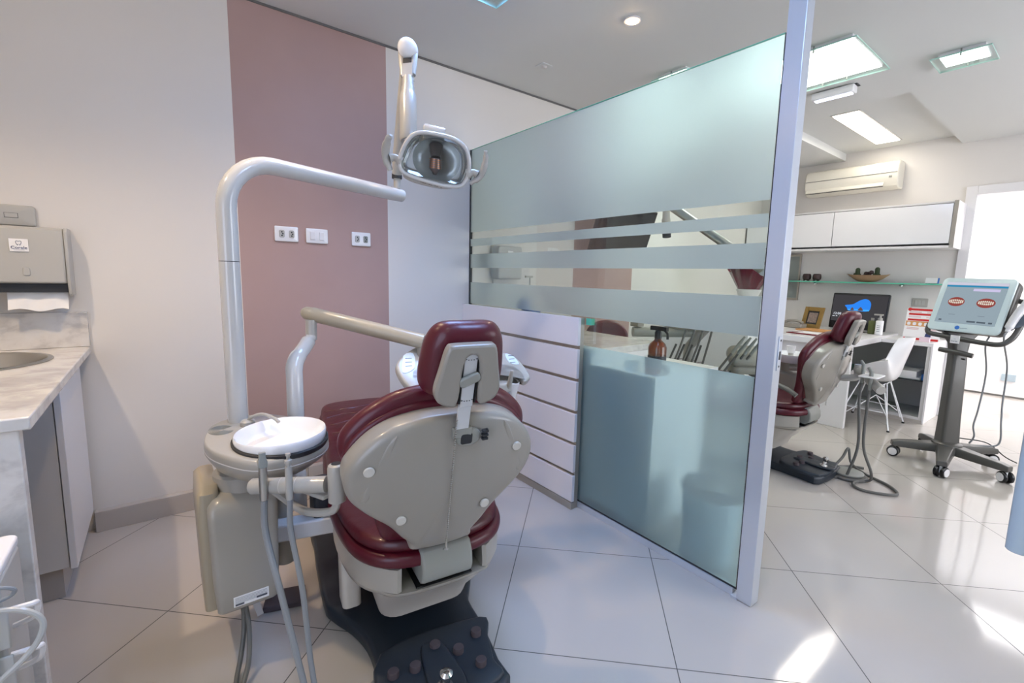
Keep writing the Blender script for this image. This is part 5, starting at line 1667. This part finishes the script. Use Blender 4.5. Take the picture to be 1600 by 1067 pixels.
# red poster stand
t = thing('poster_stand', 'upright red and white treatment poster stand on the low cupboard', 'poster stand', (5.55, 1.12, .746))
pn = V(-.97, 0, .24).normalized()
pu = V(0, -1, 0)
pv = pn.cross(pu)
pc = V(5.52, 1.085, .896)
bd_ = part('board', MB().obox(pc, pu, pv, pn, .135, .150, .002), 'paper', t)
P_ = lambda a, b: pc + pu * a + pv * b + pn * .0026
for b, hv_ in ((.138, .010), (.094, .009), (.041, .009), (-.140, .010)):
    part('red_band', MB().obox(P_(.0, b), pu, pv, pn, .128 if b > .13 or b < -.1 else .118, hv_, .0005), 'redp', bd_)
part('red_badge', MB().ball(P_(-.115, .138), .016, .016, .003, 12, (pu, pv, pn)), 'redp', bd_)
part('gum_band', MB().obox(P_(0, .004), pu, pv, pn, .128, .024, .0005), 'orange', bd_)
k = MB()
for i in range(6):
    k.slab(rrect(.026, .030, .009, 3, (-.105 + .042 * i, .002)), (P_(0, 0) + pn * .0006, pu, pv, pn), 0, .0008, .0003)
part('tooth_picture', k, 'whiteg', bd_)
k = MB()
for b in (.118, .110, .072, .064, -.035, -.043, -.051):
    for a in (-.07, .06):
        k.obox(P_(a, b), pu, pv, pn, .045, .0014, .0004)
part('fine_print', k, pm('pink_print', '#c98f8c', .6), bd_)
part('figure_picture', MB().slab(closed2([(.03, -.125), (.035, -.075), (.05, -.062), (.065, -.075), (.07, -.125)], 3), (P_(0, 0), pu, pv, pn), 0, .001, .0004), 'navy', bd_)
part('prop', MB().obox(pc - pn * .05 + V(0, 0, -.03), pu, V(.40, 0, .92), V(.92, 0, -.40), .05, .128, .0015), 'paper', t)
solo('pink_carton', MB().box(5.40, 5.43, 1.00, 1.075, .746, .79), pm('pale_pink_card', '#e6cfd8', .6), 'small pale pink carton in front of the red poster stand', 'carton', (5.41, 1.04, .746), bevel=.001)

# white shell chair with a wire base
ch = thing('shell_chair', 'white plastic shell armchair with a thin wire base at the desk', 'chair', (5.02, 1.26, 0))
cx, cy = 5.02, 1.27
sh_ = MB()
nu, nv = 15, 15
def shell_pt(i, j):
    s = -1 + 2 * i / (nu - 1)          # across
    v = j / (nv - 1)                    # front edge of the seat to the top of the back
    w_ = .215 + .05 * math.sin(PI * min(1, v * 1.25)) - .05 * max(0, v - .55) * 2 - .075 * (max(0, v - .78) / .22) ** 2
    if v < .5:
        q = v / .5
        y = cy + .215 - .36 * q
        z = .425 - .03 * math.sin(PI * q) - .012 * q
    else:
        q = (v - .5) / .5
        y = cy - .145 - .02 * math.sin(PI * q * .5) - .085 * q
        z = .413 + .40 * q - .0 * q
    up = (abs(s) ** 3) * (.21 * math.sin(PI * min(1, max(0, (v - .05) / .75))) ** .8 if .05 < v < .8 else 0)
    fw = (abs(s) ** 2.4) * (.10 if v > .5 else 0) * min(1, (v - .5) * 4 if v > .5 else 0)
    return V(cx + s * w_, y + fw, z + up * (1.0 if v < .55 else max(0, 1 - (v - .55) / .25)))
G = [[shell_pt(i, j) for i in range(nu)] for j in range(nv)]
vs = [p for r in G for p in r]
sh_.add(vs, [(j * nu + i, j * nu + i + 1, (j + 1) * nu + i + 1, (j + 1) * nu + i) for j in range(nv - 1) for i in range(nu - 1)])
so = part('shell', sh_, 'white', ch, smooth=80)
sm = so.modifiers.new('thick', 'SOLIDIFY')
sm.thickness = .008
sm.offset = -1
ss = so.modifiers.new('sub', 'SUBSURF')
ss.levels = ss.render_levels = 2
for sx_ in (-1, 1):
    for sy_ in (-1, 1):
        f = V(cx + .225 * sx_, cy + .01 + .20 * sy_, .012)
        k = MB().tube([V(cx + .10 * sx_, cy + .09 * sy_, .386), f], .0058, 8)
        k.tube([V(cx + .05 * sx_, cy + .10 * sy_, .386), f + V(-.03 * sx_, -.02 * sy_, .045)], .0045, 8)
        lg = part('leg', k, 'whiteg', ch)
        part('foot', MB().lathe([(.012, 0), (.013, .006), (.008, .014)], (f.x, f.y, 0), seg=12), 'black', lg)
k = MB()
for sx_ in (-1, 1):
    k.tube([V(cx + .19 * sx_, cy + .165, .075), V(cx, cy - .02, .26), V(cx - .16 * sx_, cy - .15, .12)], .004, 8)
    k.tube([V(cx + .12 * sx_, cy + .09, .382), V(cx + .12 * sx_, cy - .09, .382)], .005, 8)
    k.tube([V(cx + .19 * sx_, cy - .13, .15), V(cx + .19 * sx_, cy + .15, .15)], .004, 8)
k.tube([V(cx - .12, cy + .09, .382), V(cx + .12, cy + .09, .382)], .005, 8)
k.tube([V(cx - .12, cy - .09, .382), V(cx + .12, cy - .09, .382)], .005, 8)
part('wire_base', k, 'whiteg', ch)

solo('lobby_plate', MB().box(7.585, 7.5995, .60, .72, .19, .27), 'skyblue', 'blue-grey socket plate on the lobby wall seen through the doorway', 'socket plate', (7.59, .66, .19))
solo('door_sensor', MB().box(7.57, 7.5995, .86, .91, 1.335, 1.36), 'redp', 'tiny red tag on the lobby wall just above the scanner screen', 'tag', (7.59, .89, 1.335))
# ---------------------------------------------------------------- intraoral scanner on its wheeled stand
sc = thing('scanner_cart', 'taupe wheeled scanner stand with a white-framed touch screen', 'scanner cart', (4.30, .62, 0))
HC = V(4.30, .625, 0)
legs = [(4.167, .892), (3.951, .583), (4.19, .307), (4.58, .42), (4.55, .80)]
hub = MB().lathe([(.0, .085), (.085, .085), (.095, .10), (.085, .150), (.06, .165)], HC, seg=24)
part('hub', hub, 'taupe', sc)
for x, y in legs:
    d = (V(x, y, 0) - HC)
    e = HC + d * 1.0
    du = d.normalized()
    sv = V(0, 0, 1).cross(du)
    k = MB()
    k.rings([[HC + du * q * d.length + sv * (a * w_) + V(0, 0, z0 + b * h) for a, b in ((-1, 0), (1, 0), (1, .7), (.8, 1), (-.8, 1), (-1, .7))] for q, w_, z0, h in ((.12, .055, .085, .062), (.5, .042, .080, .055), (.92, .033, .078, .046), (1.06, .028, .078, .036))])
    lg = part('leg', k, 'taupe', sc, bevel=.004)
    w = MB()
    ax = (sv * .9 + du * .43).normalized()
    for s in (-1, 1):
        w.lathe([(.014, -.011), (.032, -.011), (.0375, -.006), (.0375, .006), (.032, .011), (.014, .011)], V(e.x, e.y, .0378) + ax * (.020 * s), ax, 22)
    cs = part('caster', w, 'black', lg)
    w = MB()
    for s in (-1, 1):
        w.lathe([(0, -.0025), (.027, -.0025), (.027, .0025), (0, .0025)], V(e.x, e.y, .0378) + ax * (.0325 * s), ax, 20)
    part('wheel_cap', w, 'white', cs)
    part('stem', MB().cyl((e.x, e.y, .03), (e.x, e.y, .0775), .011), 'whiteg', cs)
pole = MB()
top = V(4.325, .640, .885)
for_ring = lambda c, w_, d_: [c + V(.66, -.75, 0) * a + V(.75, .66, 0) * b for a, b in rrect(w_, d_, .02, 4)]
pole.rings([for_ring(V(4.30, .628, .14), .118, .10), for_ring(V(4.305, .632, .30), .108, .09), for_ring(V(4.32, .638, .72), .094, .08), for_ring(V(4.328, .642, .80), .092, .08), for_ring(V(4.335, .645, .86), .105, .085), for_ring(V(4.34, .647, .905), .17, .08)])
part('column', pole, 'taupe', sc, smooth=40)
# screen
DT = 3.16
su = V(-.265, -.964, -.012).normalized()
sv = V(.355, -.033, .934)
sv = (sv - su * sv.dot(su)).normalized()
sn = su.cross(sv)
cs_ = V(4.271, .606, 1.129)
Q = lambda a, b, d=0.: cs_ + su * (a * .82) + sv * b + sn * d
bez = part('bezel', MB().slab(rrect(.400, .388, .032, 6), (cs_, su, sv, sn), -.018, .0, .007), 'screenb', sc)
part('housing', MB().slab(rrect(.396, .378, .04, 6, (.008, .004)), (cs_, su, sv, sn), -.095, -.019, .022), 'taupe', sc, bevel=0)
disp = part('display', MB().obox(Q(.0, .012, .0012), su, sv, sn, .164, .148, .0008), emat('display_grey_blue', '#a3b5c0', .62), sc, label='lit display with two pictures of teeth')
k = MB().obox(Q(0, .150, .0024), su, sv, sn, .164, .0095, .0003)
part('header_bar', k, emat('header_pale', '#c9c6d6', .8), disp)
k = MB().obox(Q(0, .133, .0024), su, sv, sn, .164, .0065, .0003)
part('menu_bar', k, emat('menu_blue', '#2f86b0', .8), disp)
part('highlight_strip', MB().obox(Q(.075, .108, .0024), su, sv, sn, .070, .009, .0003), emat('lilac_strip', '#c6bfe0', .8), disp)
for s in (-1, 1):
    g_ = MB()
    a0 = .098 * s
    g_.ball(Q(a0, .018, .0024), .047 if s < 0 else .050, .034, .002, 22, (su, sv, sn))
    gm = part('gum_picture', g_, emat('gum_red', '#8e4540', .8), disp)
    k = MB()
    for r_, b in ((0, .0275), (1, .0100)):
        for i in range(8):
            q = (i - 3.5) / 3.5
            k.slab(rrect(.0078, .0135, .003, 3, (q * .036, b - .018 - (.005 * q * q if r_ == 0 else -.006 * q * q))), (Q(a0, .018, .0042), su, sv, sn), 0, .0006, .0002)
    part('tooth_picture', k, emat('tooth_cream', '#d9cfc0', .8), gm)
    part('caption', MB().obox(Q(a0, -.075, .0024), su, sv, sn, .018, .002, .0003), emat('caption_grey', '#7c8894', .8), disp)
k = MB()
for a, w_ in ((-.165, .010), (.045, .028), (.110, .028), (.168, .012)):
    k.obox(Q(a, -.118, .0024), su, sv, sn, w_ * .82, .0055, .0003)
part('button', k, emat('button_grey', '#55606a', .8), disp)
part('emblem', MB().slab(ellipse(.0135, .0135, 24), (Q(-.03, -.166, 0), su, sv, sn), -.0005, .0012, .0004), 'blue', bez, label='round blue emblem on the lower bezel')
k = MB()
for i in range(7):
    k.obox(Q(-.008 + .007 * i, -.168, .0006), su, sv, sn, .0025, .002, .0004)
part('bezel_marking', k, pm('bezel_print', '#8aa3ad', .5), bez)
# cradle bar below the screen
cb = catmull([Q(-.245, -.145, -.03), Q(-.245, -.19, -.03), Q(-.225, -.215, -.035), Q(-.14, -.222, -.04), Q(0, -.232, -.045), Q(.14, -.240, -.045), Q(.235, -.240, -.045), Q(.280, -.215, -.05), Q(.310, -.15, -.06), Q(.320, .0, -.075), Q(.305, .06, -.085), Q(.245, .075, -.085)], 6)
part('cradle_bar', MB().tube(cb, .0165, 12), 'taupe', sc, smooth=60)
nk = MB().rings([[p + V(0, 0, 0) for p in for_ring(V(4.34, .647, .9055), .17, .08)], for_ring(V(4.335, .64, .935), .22, .06)])
part('neck', nk, 'taupe', sc)
st_ = part('sticker', MB().obox(Q(-.005, -.255, .018), su, V(0, 0, 1), sn, .026, .027, .001), 'paper', sc, label='small white square sticker with a tooth emblem and writing')
text('lettering', 'Corale', .013, Q(-.005, -.268, .0195), su, V(0, 0, 1), 'navy', st_, lift=.0002)
em = MB()
for s in (-1, 1):
    em.tube(catmull([Q(-.005 + s * x, -.246 + z, .0196) for x, z in ((.0005, .006), (.005, .009), (.008, .004), (.005, -.006), (.002, -.008))], 4), .0008, 6)
part('emblem', em, 'navy', st_)
hb = V(4.30, .628, .800)
k = MB().tube([hb + su * -.14 + V(-.06, -.03, .008), hb + su * -.02 + V(-.055, -.03, .0), hb + su * .06 + V(-.04, -.02, -.01)], [.017, .018, .017], 12)
part('grab_handle', k, 'taupe', sc, smooth=60)
part('lock_slot', MB().obox(hb + V(-.048, -.03, -.04), su, V(0, 0, 1), sn, .010, .004, .006), 'black', sc)
# wand
wd = thing('scanner_wand', 'white and grey scanner wand hanging at the right side of the scanner screen', 'scanner wand', Q(.30, -.06, .0))
k = MB().tube(catmull([Q(.275, -.155, -.02), Q(.280, -.11, -.018), Q(.300, -.04, -.015), Q(.328, .04, -.01), Q(.345, .09, -.005)], 6), [.013, .022, .024, .020, .012], 14)
part('body', k, 'white', wd, smooth=60)
k = MB().tube(catmull([Q(.262, -.125, -.055), Q(.30, -.085, -.05), Q(.345, -.055, -.045), Q(.37, -.03, -.04)], 5), [.018, .030, .030, .018], 14)
part('cradle', k, pm('slate_plastic', '#59626e', .4), wd, smooth=60)
k = MB().tube(catmull([Q(.275, -.156, -.02), Q(.272, -.21, -.02), V(4.56, .41, .70), V(4.56, .405, .45), V(4.54, .395, .32), V(4.555, .39, .16), V(4.52, .46, .13), V(4.46, .52, .128)], 8), .0055, 8)
part('cable', k, 'hose', wd, label='long grey cable')
solo('power_cable', MB().tube(catmull([Q(.16, -.19, -.06), Q(.16, -.26, -.06), V(4.47, .50, .65), V(4.46, .51, .40), V(4.44, .52, .28), V(4.455, .51, .20), V(4.46, .53, .14)], 8), .0055, 8), 'hose', 'grey cable hanging straight down behind the scanner column', 'cable', (4.46, .51, .14))
solo('floor_cable', MB().tube(catmull([V(4.36, .66, .152), V(4.45, .68, .155), V(4.52, .58, .150), V(4.56, .45, .145), V(4.66, .36, .05), V(4.72, .30, .008)], 8), .004, 8), 'black', 'thin black cable lying over the scanner legs', 'cable', (4.5, .55, .1))

# glass door leaf standing open at the right edge of the frame
gd = thing('glass_door', 'teal glass door with a pale blue tube handle, cut off by the right edge', 'door', (1.30, -.10, 0))
part('leaf', MB().box(1.318, 1.328, -.85, .020, .02, 2.08), 'teal', gd)
hx, hy = 1.255, .058
part('handle', MB().tube([V(hx, hy, .742), V(hx, hy, .7435), V(hx, hy, 1.40)], [.018, .0195, .0195], 24), 'skyblue', gd, label='vertical pale blue tube handle')
k = MB()
for z in (.80, 1.32):
    k.cyl((hx, hy - .02, z), (1.3175, hy - .06, z), .009)
part('standoff', k, 'chrome', gd)
